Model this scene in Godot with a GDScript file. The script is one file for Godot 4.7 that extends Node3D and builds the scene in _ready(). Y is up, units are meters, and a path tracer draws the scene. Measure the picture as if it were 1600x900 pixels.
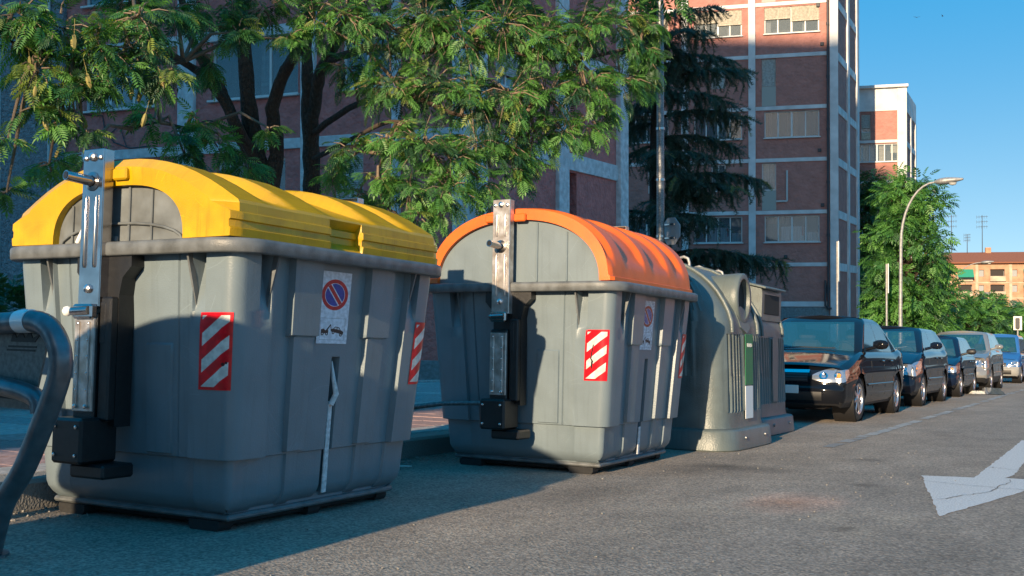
extends Node3D

const SLOPE := 0.0506
const CAMBER := 0.0104

var used := {}
var rng := RandomNumberGenerator.new()
var M := {}


# ---------- ground ----------
func ground_y(x: float, z: float) -> float:
	var s := -z
	var y := 0.0
	if s < -14.0:
		y = SLOPE * 14.0 + SLOPE * 10.0 * (1.0 - exp((s + 14.0) / 10.0))
	elif s < 80.0:
		y = -SLOPE * s
	else:
		y = -SLOPE * 80.0 - SLOPE * 25.0 * (1.0 - exp(-(s - 80.0) / 25.0))
	return y + CAMBER * clampf(x, -14.0, 4.0)


func on_ground(x: float, z: float, up := 0.0) -> Vector3:
	return Vector3(x, ground_y(x, z) + up, z)


func ground_basis(x: float, z: float, yaw := 0.0) -> Basis:
	var gz := (ground_y(x, z + 0.5) - ground_y(x, z - 0.5))
	var gx := CAMBER
	var up := Vector3(-gx, 1.0, -gz).normalized()
	var side := Vector3(1, gx, 0).normalized()
	var back := side.cross(up).normalized()
	return Basis(up.cross(back).normalized(), up, back) * Basis(Vector3.UP, yaw)


func seat(x: float, z: float, yaw := 0.0) -> Transform3D:
	return Transform3D(ground_basis(x, z, yaw), on_ground(x, z))


func upright(x: float, z: float, yaw := 0.0) -> Transform3D:
	return Transform3D(Basis(Vector3.UP, yaw), on_ground(x, z))


# ---------- naming ----------
func numbered(n: String) -> String:
	if not used.has(n):
		used[n] = 0
		return n
	used[n] += 1
	return "%s_%03d" % [n, used[n]]


func tag(o: Node, label: String, category: String, group := "") -> void:
	o.set_meta("label", label)
	o.set_meta("category", category)
	if group != "":
		o.set_meta("group", group)


func thing(n: String, label: String, category: String, at: Transform3D, group := "") -> Node3D:
	var o := Node3D.new()
	o.name = numbered(n)
	add_child(o)
	o.transform = at
	tag(o, label, category, group)
	return o


func copy_of(source: Node3D, n: String, label: String, at: Transform3D) -> Node3D:
	var o: Node3D = source.duplicate()
	o.name = numbered(n)
	add_child(o)
	o.transform = at
	o.set_meta("label", label)
	return o


func part(n: String, mesh: Mesh, material: Material, parent: Node, at := Transform3D()) -> MeshInstance3D:
	var o := MeshInstance3D.new()
	o.name = n
	o.mesh = mesh
	o.material_override = material
	o.transform = at
	parent.add_child(o, true)
	return o


func structure(n: String, mesh: Mesh, material: Material) -> MeshInstance3D:
	var o := MeshInstance3D.new()
	o.name = numbered(n)
	o.mesh = mesh
	o.material_override = material
	add_child(o)
	o.set_meta("kind", "structure")
	return o


func shift(x: float, y: float, z: float) -> Transform3D:
	return Transform3D(Basis(), Vector3(x, y, z))


# ---------- mesh building: faces are given counter-clockwise as seen from outside ----------
class Shape:
	var v := PackedVector3Array()
	var n := PackedVector3Array()
	var uv := PackedVector2Array()
	var col := PackedColorArray()
	var tint := Color.WHITE
	var colored := false

	func tri(a: Vector3, b: Vector3, c: Vector3, na := Vector3.ZERO, nb := Vector3.ZERO, nc := Vector3.ZERO) -> void:
		if na == Vector3.ZERO:
			na = (b - a).cross(c - a).normalized()
			nb = na
			nc = na
		v.append(a); v.append(c); v.append(b)
		n.append(na); n.append(nc); n.append(nb)
		uv.append(Vector2.ZERO); uv.append(Vector2.ZERO); uv.append(Vector2.ZERO)
		if colored:
			col.append(tint); col.append(tint); col.append(tint)

	func quad(a: Vector3, b: Vector3, c: Vector3, d: Vector3) -> void:
		tri(a, b, c)
		tri(a, c, d)

	func quad_uv(a: Vector3, b: Vector3, c: Vector3, d: Vector3) -> void:
		var at := v.size()
		quad(a, b, c, d)
		# order appended: a c b, a d c
		uv[at] = Vector2(0, 1); uv[at + 1] = Vector2(1, 0); uv[at + 2] = Vector2(1, 1)
		uv[at + 3] = Vector2(0, 1); uv[at + 4] = Vector2(0, 0); uv[at + 5] = Vector2(1, 0)

	# rows of points; columns run counter-clockwise seen from outside while rows go up
	func grid(rows: Array, wrap := false, crease := 0.6, skip = null, with_uv := false) -> void:
		var nr := rows.size()
		var nc: int = rows[0].size()
		var qc := nc if wrap else nc - 1
		var fn := PackedVector3Array()
		fn.resize((nr - 1) * qc)
		for i in nr - 1:
			var r0: PackedVector3Array = rows[i]
			var r1: PackedVector3Array = rows[i + 1]
			for j in qc:
				var k := (j + 1) % nc
				var f := (r0[k] - r1[j]).cross(r1[k] - r0[j])
				fn[i * qc + j] = f.normalized()
		for i in nr - 1:
			var r0: PackedVector3Array = rows[i]
			var r1: PackedVector3Array = rows[i + 1]
			for j in qc:
				if skip != null and skip.call(i, j):
					continue
				var k := (j + 1) % nc
				var me := fn[i * qc + j]
				if me == Vector3.ZERO:
					continue
				var c00 := corner(fn, i, j, -1, -1, nr - 1, qc, wrap, me, crease)
				var c01 := corner(fn, i, j, -1, 1, nr - 1, qc, wrap, me, crease)
				var c11 := corner(fn, i, j, 1, 1, nr - 1, qc, wrap, me, crease)
				var c10 := corner(fn, i, j, 1, -1, nr - 1, qc, wrap, me, crease)
				var at := v.size()
				tri(r0[j], r0[k], r1[k], c00, c01, c11)
				tri(r0[j], r1[k], r1[j], c00, c11, c10)
				if with_uv:
					var u0 := float(j) / qc
					var u1 := float(j + 1) / qc
					var w0 := 1.0 - float(i) / (nr - 1)
					var w1 := 1.0 - float(i + 1) / (nr - 1)
					uv[at] = Vector2(u0, w0); uv[at + 1] = Vector2(u1, w1); uv[at + 2] = Vector2(u1, w0)
					uv[at + 3] = Vector2(u0, w0); uv[at + 4] = Vector2(u0, w1); uv[at + 5] = Vector2(u1, w1)

	func corner(fn: PackedVector3Array, i: int, j: int, di: int, dj: int, nr: int, nc: int, wrap: bool, me: Vector3, crease: float) -> Vector3:
		var total := me
		for s in 3:
			var a := i + (di if s != 1 else 0)
			var b := j + (dj if s != 0 else 0)
			if a < 0 or a >= nr:
				continue
			if b < 0 or b >= nc:
				if not wrap:
					continue
				b = (b + nc) % nc
			var f := fn[a * nc + b]
			if f.dot(me) > crease:
				total += f
		return total.normalized()

	func box(c: Vector3, size: Vector3, ch := 0.0, b := Basis()) -> void:
		var h := size * 0.5
		ch = minf(ch, minf(h.x, minf(h.y, h.z)) * 0.9)
		var p := func(x: float, y: float, z: float) -> Vector3: return c + b * Vector3(x, y, z)
		var e := Vector3(h.x - ch, h.y - ch, h.z - ch)
		for s in [-1.0, 1.0]:
			if s > 0:
				quad(p.call(h.x, -e.y, e.z), p.call(h.x, -e.y, -e.z), p.call(h.x, e.y, -e.z), p.call(h.x, e.y, e.z))
				quad(p.call(-e.x, h.y, e.z), p.call(e.x, h.y, e.z), p.call(e.x, h.y, -e.z), p.call(-e.x, h.y, -e.z))
				quad(p.call(-e.x, -e.y, h.z), p.call(e.x, -e.y, h.z), p.call(e.x, e.y, h.z), p.call(-e.x, e.y, h.z))
			else:
				quad(p.call(-h.x, -e.y, -e.z), p.call(-h.x, -e.y, e.z), p.call(-h.x, e.y, e.z), p.call(-h.x, e.y, -e.z))
				quad(p.call(-e.x, -h.y, -e.z), p.call(e.x, -h.y, -e.z), p.call(e.x, -h.y, e.z), p.call(-e.x, -h.y, e.z))
				quad(p.call(e.x, -e.y, -h.z), p.call(-e.x, -e.y, -h.z), p.call(-e.x, e.y, -h.z), p.call(e.x, e.y, -h.z))
		if ch <= 0.0:
			return
		for s in [-1.0, 1.0]:
			for t in [-1.0, 1.0]:
				# edges along x, y, z
				both(p.call(-e.x, s * h.y, t * e.z), p.call(e.x, s * h.y, t * e.z), p.call(e.x, s * e.y, t * h.z), p.call(-e.x, s * e.y, t * h.z), b * Vector3(0, s, t))
				both(p.call(s * h.x, -e.y, t * e.z), p.call(s * h.x, e.y, t * e.z), p.call(s * e.x, e.y, t * h.z), p.call(s * e.x, -e.y, t * h.z), b * Vector3(s, 0, t))
				both(p.call(s * h.x, t * e.y, -e.z), p.call(s * h.x, t * e.y, e.z), p.call(s * e.x, t * h.y, e.z), p.call(s * e.x, t * h.y, -e.z), b * Vector3(s, t, 0))
				for w in [-1.0, 1.0]:
					var a1: Vector3 = p.call(s * h.x, t * e.y, w * e.z)
					var a2: Vector3 = p.call(s * e.x, t * h.y, w * e.z)
					var a3: Vector3 = p.call(s * e.x, t * e.y, w * h.z)
					if (a2 - a1).cross(a3 - a1).dot(b * Vector3(s, t, w)) > 0:
						tri(a1, a2, a3)
					else:
						tri(a1, a3, a2)

	func both(a: Vector3, b: Vector3, c: Vector3, d: Vector3, out: Vector3) -> void:
		if (b - a).cross(c - a).dot(out) > 0:
			quad(a, b, c, d)
		else:
			quad(d, c, b, a)

	func tube(pts: Array, radii, sides := 10, caps := true) -> void:
		var rows := []
		var up := Vector3(0.31, 0.9, 0.29).normalized()
		var last := Vector3.ZERO
		for i in pts.size():
			var d: Vector3 = (pts[mini(i + 1, pts.size() - 1)] - pts[maxi(i - 1, 0)]).normalized()
			var x := last
			if i == 0:
				x = up.cross(d)
				if x.length() < 0.2:
					x = Vector3.RIGHT.cross(d)
			x = (x - d * x.dot(d)).normalized()
			last = x
			var y := d.cross(x)
			var r: float = radii if radii is float else radii[i]
			var row := PackedVector3Array()
			for k in sides:
				var a := TAU * k / sides
				row.append(pts[i] + (x * cos(a) + y * sin(a)) * r)
			rows.append(row)
		grid(rows, true, 0.2)
		if caps:
			fan(rows[0], pts[0], true)
			fan(rows[-1], pts[-1], false)

	func fan(ring: PackedVector3Array, c: Vector3, back: bool) -> void:
		for k in ring.size():
			var a := ring[k]
			var b := ring[(k + 1) % ring.size()]
			if back:
				tri(c, b, a)
			else:
				tri(c, a, b)

	func rod(a: Vector3, b: Vector3, r0: float, r1 := -1.0, sides := 10) -> void:
		tube([a, b], [r0, r1 if r1 >= 0 else r0], sides)

	# profile of (radius, height) pairs going up, round an axis
	func lathe(profile: Array, sides := 24, at := Transform3D(), crease := 0.75) -> void:
		var rows := []
		for q in profile:
			var row := PackedVector3Array()
			for k in sides:
				var a := TAU * k / sides
				row.append(at * Vector3(q.x * cos(a), q.y, -q.x * sin(a)))
			rows.append(row)
		grid(rows, true, crease)

	# polygon in x y (counter-clockwise), from z0 to z1, in a frame
	func prism(poly: PackedVector2Array, z0: float, z1: float, at := Transform3D()) -> void:
		if Geometry2D.is_polygon_clockwise(poly):
			poly = poly.duplicate()
			poly.reverse()
		# is_polygon_clockwise judges with y down
		var area := 0.0
		for i in poly.size():
			area += poly[i].cross(poly[(i + 1) % poly.size()])
		if area < 0:
			poly = poly.duplicate()
			poly.reverse()
		var t := Geometry2D.triangulate_polygon(poly)
		for i in range(0, t.size(), 3):
			var a := poly[t[i]]
			var b := poly[t[i + 1]]
			var c := poly[t[i + 2]]
			if (b - a).cross(c - a) < 0:
				var s := b
				b = c
				c = s
			tri(at * Vector3(a.x, a.y, z1), at * Vector3(b.x, b.y, z1), at * Vector3(c.x, c.y, z1))
			tri(at * Vector3(a.x, a.y, z0), at * Vector3(c.x, c.y, z0), at * Vector3(b.x, b.y, z0))
		for i in poly.size():
			var a := poly[i]
			var b := poly[(i + 1) % poly.size()]
			quad(at * Vector3(a.x, a.y, z0), at * Vector3(b.x, b.y, z0), at * Vector3(b.x, b.y, z1), at * Vector3(a.x, a.y, z1))

	func mesh() -> ArrayMesh:
		var arrays := []
		arrays.resize(Mesh.ARRAY_MAX)
		arrays[Mesh.ARRAY_VERTEX] = v
		arrays[Mesh.ARRAY_NORMAL] = n
		arrays[Mesh.ARRAY_TEX_UV] = uv
		if colored:
			arrays[Mesh.ARRAY_COLOR] = col
		var m := ArrayMesh.new()
		m.add_surface_from_arrays(Mesh.PRIMITIVE_TRIANGLES, arrays)
		return m


func box_mesh(size: Vector3, chamfer := 0.0) -> ArrayMesh:
	var s := Shape.new()
	s.box(Vector3.ZERO, size, chamfer)
	return s.mesh()


# ---------- materials ----------
func lin(r: float, g: float, b: float) -> Color:
	return Color(r, g, b).linear_to_srgb()


func noise_texture(frequency: float, low: Color, high: Color, octaves := 4, size := 512, kind := FastNoiseLite.TYPE_SIMPLEX_SMOOTH, middle := 0.5) -> NoiseTexture2D:
	var f := FastNoiseLite.new()
	f.noise_type = kind
	f.frequency = frequency
	f.fractal_octaves = octaves
	f.seed = 7
	var t := NoiseTexture2D.new()
	t.width = size
	t.height = size
	t.seamless = true
	t.noise = f
	var g := Gradient.new()
	g.offsets = PackedFloat32Array([0.0, middle, 1.0])
	g.colors = PackedColorArray([low, low.lerp(high, 0.5), high])
	t.color_ramp = g
	return t


func bump_texture(frequency: float, strength: float, octaves := 4, size := 512, kind := FastNoiseLite.TYPE_SIMPLEX_SMOOTH) -> NoiseTexture2D:
	var t := noise_texture(frequency, Color.BLACK, Color.WHITE, octaves, size, kind)
	t.color_ramp = null
	t.as_normal_map = true
	t.bump_strength = strength
	return t


func mat(n: String, color: Color, rough := 0.7, metal := 0.0) -> StandardMaterial3D:
	var m := StandardMaterial3D.new()
	m.resource_name = n
	m.albedo_color = color
	m.roughness = rough
	m.metallic = metal
	M[n] = m
	return m


func surfaced(m: StandardMaterial3D, texture: Texture2D, scale: float, bump: Texture2D = null, bump_scale := 1.0, world := false) -> StandardMaterial3D:
	m.albedo_texture = texture
	m.uv1_triplanar = true
	m.uv1_world_triplanar = world
	m.uv1_scale = Vector3.ONE * scale
	if bump:
		m.normal_enabled = true
		m.normal_texture = bump
		m.normal_scale = bump_scale
	return m


# scuffed plastic: cloudy wear, run-off streaks, fine pale scratches
func worn_plastic(base: Color, dirt: Color, seed_value: int) -> ImageTexture:
	var n := 768
	var im := Image.create(n, n, false, Image.FORMAT_RGB8)
	var f := FastNoiseLite.new()
	f.seed = seed_value
	f.frequency = 0.008
	f.fractal_octaves = 5
	var g := FastNoiseLite.new()
	g.seed = seed_value + 1
	g.frequency = 0.03
	g.fractal_octaves = 3
	for y in n:
		for x in n:
			var ex := minf(1.0, minf(minf(x, n - 1 - x), minf(y, n - 1 - y)) / 60.0)
			var cloud := clampf(0.30 + 0.9 * f.get_noise_2d(x, y) * ex, 0.0, 1.0)
			var run := clampf(g.get_noise_2d(x * 1.6, y * 0.10) * 1.5 - 0.25, 0.0, 1.0) * ex
			var c := base.lerp(dirt, clampf(cloud * 0.5 + run * 0.35, 0.0, 0.9))
			im.set_pixel(x, y, c)
	var r := RandomNumberGenerator.new()
	r.seed = seed_value
	for i in 130:
		var p := Vector2(r.randf_range(10, n - 10), r.randf_range(10, n - 10))
		var a := r.randf_range(-1.0, 1.0) + (PI / 2 if r.randf() < 0.4 else 0.0)
		var bend := r.randf_range(-0.01, 0.01)
		var strength := r.randf_range(0.15, 0.75) * (1.6 if i < 8 else 1.0)
		for k in r.randi_range(12, 90):
			p += Vector2(cos(a), sin(a))
			a += bend
			if p.x < 2 or p.y < 2 or p.x > n - 3 or p.y > n - 3:
				break
			var q := im.get_pixelv(Vector2i(p))
			im.set_pixelv(Vector2i(p), q.lerp(Color(1, 1, 1), minf(strength, 0.9)))
	return ImageTexture.create_from_image(im)


func make_materials() -> void:
	var grain := noise_texture(0.02, Color(0.72, 0.72, 0.72), Color(1, 1, 1), 5)
	var fine := noise_texture(0.25, Color(0.45, 0.45, 0.45), Color(1, 1, 1), 3)
	var streak := noise_texture(0.008, Color(0.66, 0.65, 0.63), Color(1, 1, 1), 6, 512, FastNoiseLite.TYPE_SIMPLEX_SMOOTH, 0.4)
	var stucco_bump := bump_texture(0.06, 6.0, 4)
	var fine_bump := bump_texture(0.2, 4.0, 3)
	# road and pavement
	var asphalt := surfaced(mat("asphalt", Color(1, 1, 1), 0.88), noise_texture(0.09, Color(0.42, 0.42, 0.42), Color(1, 0.99, 0.97), 4, 1024, FastNoiseLite.TYPE_VALUE), 0.95, bump_texture(0.10, 10.0, 3, 1024, FastNoiseLite.TYPE_VALUE), 0.55, true)
	asphalt.vertex_color_use_as_albedo = true
	var paint := surfaced(mat("road_paint", lin(0.76, 0.76, 0.75), 0.7), noise_texture(0.06, Color(0.72, 0.72, 0.72), Color(1, 1, 1), 5, 1024), 0.9, fine_bump, 0.5, true)
	paint.vertex_color_use_as_albedo = true
	surfaced(mat("kerb_stone", lin(0.50, 0.47, 0.42), 0.9), fine, 1.6, stucco_bump, 0.8, true)
	surfaced(mat("pavement_base", lin(0.22, 0.21, 0.20), 0.9), fine, 1.0, null, 1.0, true)
	surfaced(mat("tile_grey", lin(0.42, 0.41, 0.40), 0.88), grain, 1.3, fine_bump, 0.5, true)
	surfaced(mat("tile_light", lin(0.56, 0.53, 0.50), 0.88), grain, 1.1, fine_bump, 0.5, true)
	surfaced(mat("tile_pink", lin(0.52, 0.33, 0.30), 0.88), grain, 1.2, fine_bump, 0.5, true)
	surfaced(mat("tile_red", lin(0.42, 0.25, 0.23), 0.88), grain, 1.4, fine_bump, 0.5, true)
	surfaced(mat("earth", lin(0.14, 0.11, 0.075), 0.95), fine, 0.7, null, 1.0, true)
	# container plastics
	var lid_wear := worn_plastic(Color(0.86, 0.85, 0.83), Color(0.60, 0.56, 0.50), 33)
	surfaced(mat("grey_plastic", lin(0.21, 0.265, 0.295), 0.34), worn_plastic(Color(0.88, 0.88, 0.88), Color(0.76, 0.76, 0.755), 21), 0.52, bump_texture(0.35, 1.2, 2), 0.18)
	surfaced(mat("grey_rim", lin(0.16, 0.175, 0.185), 0.42), streak, 1.7, fine_bump, 0.3)
	surfaced(mat("dark_panel", lin(0.16, 0.18, 0.19), 0.6), streak, 1.0)
	surfaced(mat("yellow_plastic", lin(0.76, 0.455, 0.002), 0.36), lid_wear, 0.6, bump_texture(0.35, 1.0, 2), 0.3)
	surfaced(mat("orange_plastic", lin(0.80, 0.14, 0.012), 0.40), noise_texture(0.006, Color(0.86, 0.84, 0.8), Color(1, 1, 1), 6, 1024, FastNoiseLite.TYPE_SIMPLEX_SMOOTH, 0.35), 0.6, bump_texture(0.35, 1.0, 2), 0.3)
	surfaced(mat("igloo_plastic", lin(0.175, 0.215, 0.22), 0.42), worn_plastic(Color(0.82, 0.82, 0.81), Color(0.60, 0.58, 0.54), 5), 0.6, fine_bump, 0.2)
	surfaced(mat("black_plastic", lin(0.014, 0.014, 0.015), 0.42), grain, 2.0, fine_bump, 0.3)
	surfaced(mat("black_rubber", lin(0.02, 0.02, 0.02), 0.85), grain, 3.0)
	surfaced(mat("steel", lin(0.50, 0.48, 0.48), 0.2, 1.0), noise_texture(0.010, Color(0.84, 0.83, 0.83), Color(1, 1, 1), 4), 1.5)
	surfaced(mat("worn_steel", lin(0.74, 0.72, 0.71), 0.32, 0.7), noise_texture(0.012, Color(0.70, 0.66, 0.62), Color(1, 1, 1), 4), 1.6)
	mat("bolt_steel", lin(0.7, 0.7, 0.7), 0.25, 1.0)
	mat("white_cap", lin(0.78, 0.78, 0.75), 0.45)
	surfaced(mat("white_tape", lin(0.74, 0.75, 0.76), 0.5), grain, 3.0)
	surfaced(mat("galvanised", lin(0.33, 0.34, 0.35), 0.5, 0.8), noise_texture(0.02, Color(0.6, 0.6, 0.6), Color(1, 1, 1), 4), 3.0)
	surfaced(mat("hoop_paint", lin(0.19, 0.215, 0.235), 0.34, 0.6), noise_texture(0.012, Color(0.72, 0.72, 0.72), Color(1, 1, 1), 5), 2.0)
	surfaced(mat("hoop_panel", lin(0.20, 0.21, 0.20), 0.5, 0.3), grain, 3.0)
	mat("clear_tape", lin(0.75, 0.75, 0.75), 0.2).metallic_specular = 0.8
	surfaced(mat("lamp_paint", lin(0.42, 0.42, 0.41), 0.45, 0.3), grain, 1.0)
	mat("lamp_glass", lin(0.5, 0.5, 0.48), 0.2)
	mat("sign_back", lin(0.34, 0.35, 0.37), 0.55, 0.3)
	mat("sign_white", lin(0.74, 0.73, 0.70), 0.6)
	mat("green_label", lin(0.02, 0.17, 0.065), 0.55)
	mat("white_print", lin(0.7, 0.72, 0.7), 0.55)
	# buildings
	surfaced(mat("terracotta", lin(0.62, 0.215, 0.185), 0.92), noise_texture(0.01, Color(0.84, 0.82, 0.82), Color(1, 1, 1), 6, 1024), 0.22, stucco_bump, 0.7, true)
	surfaced(mat("terracotta_seam", lin(0.20, 0.09, 0.07), 0.95), grain, 0.5)
	surfaced(mat("white_concrete", lin(0.76, 0.77, 0.77), 0.85), noise_texture(0.012, Color(0.76, 0.76, 0.76), Color(1, 1, 1), 6, 1024), 0.3, stucco_bump, 0.35, true)
	surfaced(mat("grey_stucco", lin(0.36, 0.37, 0.38), 0.92), grain, 0.5, bump_texture(0.045, 14.0, 3), 1.3, true)
	surfaced(mat("tower_white", lin(0.78, 0.78, 0.77), 0.85), noise_texture(0.012, Color(0.8, 0.8, 0.8), Color(1, 1, 1), 5), 0.15, null, 1.0, true)
	surfaced(mat("tower_terracotta", lin(0.48, 0.22, 0.18), 0.92), noise_texture(0.012, Color(0.86, 0.85, 0.85), Color(1, 1, 1), 6, 1024), 0.12, stucco_bump, 0.5, true)
	mat("window_frame", lin(0.62, 0.62, 0.60), 0.5)
	surfaced(mat("shutter", lin(0.56, 0.56, 0.52), 0.7), grain, 0.6)
	surfaced(mat("cream_blind", lin(0.62, 0.56, 0.44), 0.75), grain, 0.6)
	mat("infill_panel", lin(0.36, 0.36, 0.32), 0.8)
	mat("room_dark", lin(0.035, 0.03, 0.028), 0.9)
	mat("room_curtain", lin(0.30, 0.31, 0.32), 0.9)
	mat("room_wood", lin(0.11, 0.05, 0.022), 0.8)
	var pane := mat("pane", Color(0.55, 0.62, 0.65, 0.16), 0.04)
	pane.transparency = BaseMaterial3D.TRANSPARENCY_ALPHA
	pane.metallic_specular = 0.8
	mat("pipe_dark", lin(0.05, 0.05, 0.055), 0.6)
	mat("pipe_light", lin(0.55, 0.55, 0.53), 0.6)
	surfaced(mat("plinth", lin(0.24, 0.30, 0.31), 0.85), grain, 0.7, stucco_bump, 0.5, true)
	surfaced(mat("far_orange", lin(0.60, 0.34, 0.21), 0.9), grain, 0.06, null, 1.0, true)
	surfaced(mat("far_cream", lin(0.66, 0.52, 0.38), 0.9), grain, 0.06, null, 1.0, true)
	surfaced(mat("roof_tile", lin(0.46, 0.17, 0.09), 0.9), fine, 0.2, null, 1.0, true)
	mat("awning_green", lin(0.02, 0.24, 0.15), 0.8)
	mat("red_cloth", lin(0.5, 0.02, 0.03), 0.8)
	# plants
	var bark := surfaced(mat("bark", lin(0.12, 0.085, 0.06), 0.95), noise_texture(0.03, Color(0.5, 0.48, 0.45), Color(1, 1, 1), 5), 1.6, bump_texture(0.05, 16.0, 4), 1.4)
	bark.uv1_scale = Vector3(2.2, 0.7, 2.2)
	surfaced(mat("sunlit_twig_bark", lin(0.26, 0.19, 0.13), 0.9), grain, 3.0)  # lighter bark tone: sunlight on the twigs painted into the colour
	for k in [["leaf_bright", 0.08, 0.205, 0.04], ["leaf_mid", 0.04, 0.125, 0.025], ["leaf_dark", 0.02, 0.062, 0.022], ["leaf_yellow", 0.15, 0.20, 0.04], ["needle_dark", 0.032, 0.062, 0.045], ["needle_sunlit", 0.12, 0.14, 0.05], ["hedge_leaf", 0.03, 0.06, 0.02]]:  # bright and dark leaf tones partly stand in for sun and shade
		var m := mat(k[0], lin(k[1], k[2], k[3]), 0.5)
		m.backlight_enabled = true
		m.backlight = lin(k[1] * 1.3, k[2] * 1.3, k[3] * 0.5)
		m.cull_mode = BaseMaterial3D.CULL_DISABLED
	mat("petal_red", lin(0.45, 0.01, 0.06), 0.6)
	mat("seed_pod", lin(0.24, 0.20, 0.06), 0.7)
	# cars
	for k in [["paint_black", 0.006, 0.007, 0.010], ["paint_dark_blue", 0.006, 0.009, 0.018], ["paint_navy", 0.006, 0.012, 0.03], ["paint_silver", 0.30, 0.29, 0.275], ["paint_blue", 0.03, 0.12, 0.33], ["paint_orange", 0.55, 0.12, 0.02]]:
		var m := mat(k[0], lin(k[1], k[2], k[3]), 0.06)
		m.metallic_specular = 0.42
	M["paint_silver"].metallic = 0.5
	var glass := mat("car_glass", Color(0.17, 0.36, 0.42, 0.48), 0.03)  # bluish tint stands in for sky reflected in the glass
	glass.transparency = BaseMaterial3D.TRANSPARENCY_ALPHA
	glass.metallic_specular = 1.0
	mat("car_trim", lin(0.012, 0.012, 0.013), 0.5)
	mat("car_cabin", lin(0.03, 0.03, 0.032), 0.8)
	mat("car_paper", lin(0.6, 0.6, 0.58), 0.8)
	mat("tyre", lin(0.022, 0.021, 0.02), 0.85)
	mat("alloy", lin(0.50, 0.50, 0.52), 0.28, 0.9)
	mat("chrome", lin(0.72, 0.72, 0.74), 0.12, 1.0)
	mat("reflector", lin(0.42, 0.44, 0.47), 0.15, 0.75)
	mat("indicator", lin(0.75, 0.28, 0.06), 0.2)
	var lens := mat("headlamp_lens", Color(0.9, 0.94, 0.96, 0.10), 0.03)
	lens.transparency = BaseMaterial3D.TRANSPARENCY_ALPHA
	mat("plate_white", lin(0.62, 0.62, 0.60), 0.5)
	mat("bumper_grey", lin(0.23, 0.23, 0.22), 0.65)
	mat("cloth_dark", lin(0.03, 0.045, 0.06), 0.9)
	mat("cloth_pale", lin(0.50, 0.50, 0.46), 0.9)
	mat("bird_grey", lin(0.03, 0.03, 0.035), 0.9)


func _ready() -> void:
	rng.seed = 20240611
	# camera: a little above the road, level, looking left of the street's axis
	var camera := Camera3D.new()
	camera.name = "camera"
	add_child(camera)
	camera.position = Vector3(0, 0.92, 0)
	camera.rotation = Vector3(deg_to_rad(0.56), deg_to_rad(30.3), 0)
	camera.fov = 30.69
	camera.near = 0.05
	camera.far = 2000.0
	camera.current = true
	# sky
	var sky_material := ProceduralSkyMaterial.new()
	sky_material.sky_top_color = Color(0.0, 0.395, 0.57)
	sky_material.sky_horizon_color = Color(0.515, 0.625, 0.67)
	sky_material.sky_curve = 0.085
	sky_material.sky_energy_multiplier = 1.0
	sky_material.ground_bottom_color = Color(0.30, 0.28, 0.26)
	sky_material.ground_horizon_color = Color(0.45, 0.46, 0.46)
	sky_material.sun_angle_max = 40.0
	sky_material.sun_curve = 0.3
	var sky := Sky.new()
	sky.sky_material = sky_material
	var env := Environment.new()
	env.background_mode = Environment.BG_SKY
	env.sky = sky
	env.tonemap_mode = Environment.TONE_MAPPER_LINEAR
	env.tonemap_exposure = 2.75
	env.sdfgi_enabled = true
	env.ssao_enabled = true
	env.ssil_enabled = true
	var world := WorldEnvironment.new()
	world.name = "world_environment"
	world.environment = env
	add_child(world)
	# sun: behind the camera, low, shining along the street
	var sun := DirectionalLight3D.new()
	sun.name = "sun"
	sun.light_energy = 1.02
	sun.light_color = Color(1.0, 0.89, 0.74)
	sun.light_angular_distance = 0.5
	sun.shadow_enabled = true
	add_child(sun)
	sun.look_at_from_position(Vector3.ZERO, Vector3(-0.10, -0.30, -1.0))

	make_materials()
	build_ground()
	build_left_block()
	build_towers()
	build_far_blocks()
	build_containers()
	build_cars()
	build_street_furniture()
	build_plants()
	build_small_things()


# ---------- ground, road, pavement ----------
func stations(list: Array) -> PackedFloat32Array:
	# [start, step, end, step, end ...]
	var out := PackedFloat32Array([list[0]])
	var i := 1
	while i < list.size():
		var step: float = list[i]
		var end: float = list[i + 1]
		var from: float = out[-1]
		var k := maxi(1, roundi(absf(end - from) / step))
		for q in k:
			out.append(lerpf(from, end, float(q + 1) / k))
		i += 2
	return out


func sheet(xs: PackedFloat32Array, zs: PackedFloat32Array, up: float, colour = null) -> ArrayMesh:
	var v := PackedVector3Array()
	var n := PackedVector3Array()
	var c := PackedColorArray()
	var idx := PackedInt32Array()
	for z in zs:
		for x in xs:
			v.append(on_ground(x, z, up))
			n.append(ground_basis(x, z).y)
			c.append(colour.call(x, z) if colour != null else Color.WHITE)
	var w := xs.size()
	for j in zs.size() - 1:
		for i in w - 1:
			var a := j * w + i
			# xs rise, zs fall: seen from above a is near left
			idx.append_array([a, a + w, a + w + 1, a, a + w + 1, a + 1])
	var arrays := []
	arrays.resize(Mesh.ARRAY_MAX)
	arrays[Mesh.ARRAY_VERTEX] = v
	arrays[Mesh.ARRAY_NORMAL] = n
	arrays[Mesh.ARRAY_COLOR] = c
	arrays[Mesh.ARRAY_INDEX] = idx
	var m := ArrayMesh.new()
	m.add_surface_from_arrays(Mesh.PRIMITIVE_TRIANGLES, arrays)
	return m


func spot(x: float, z: float, cx: float, cz: float, rx: float, rz: float) -> float:
	var q := Vector2((x - cx) / rx, (z - cz) / rz).length()
	return clampf(1.0 - q, 0.0, 1.0)


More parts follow.
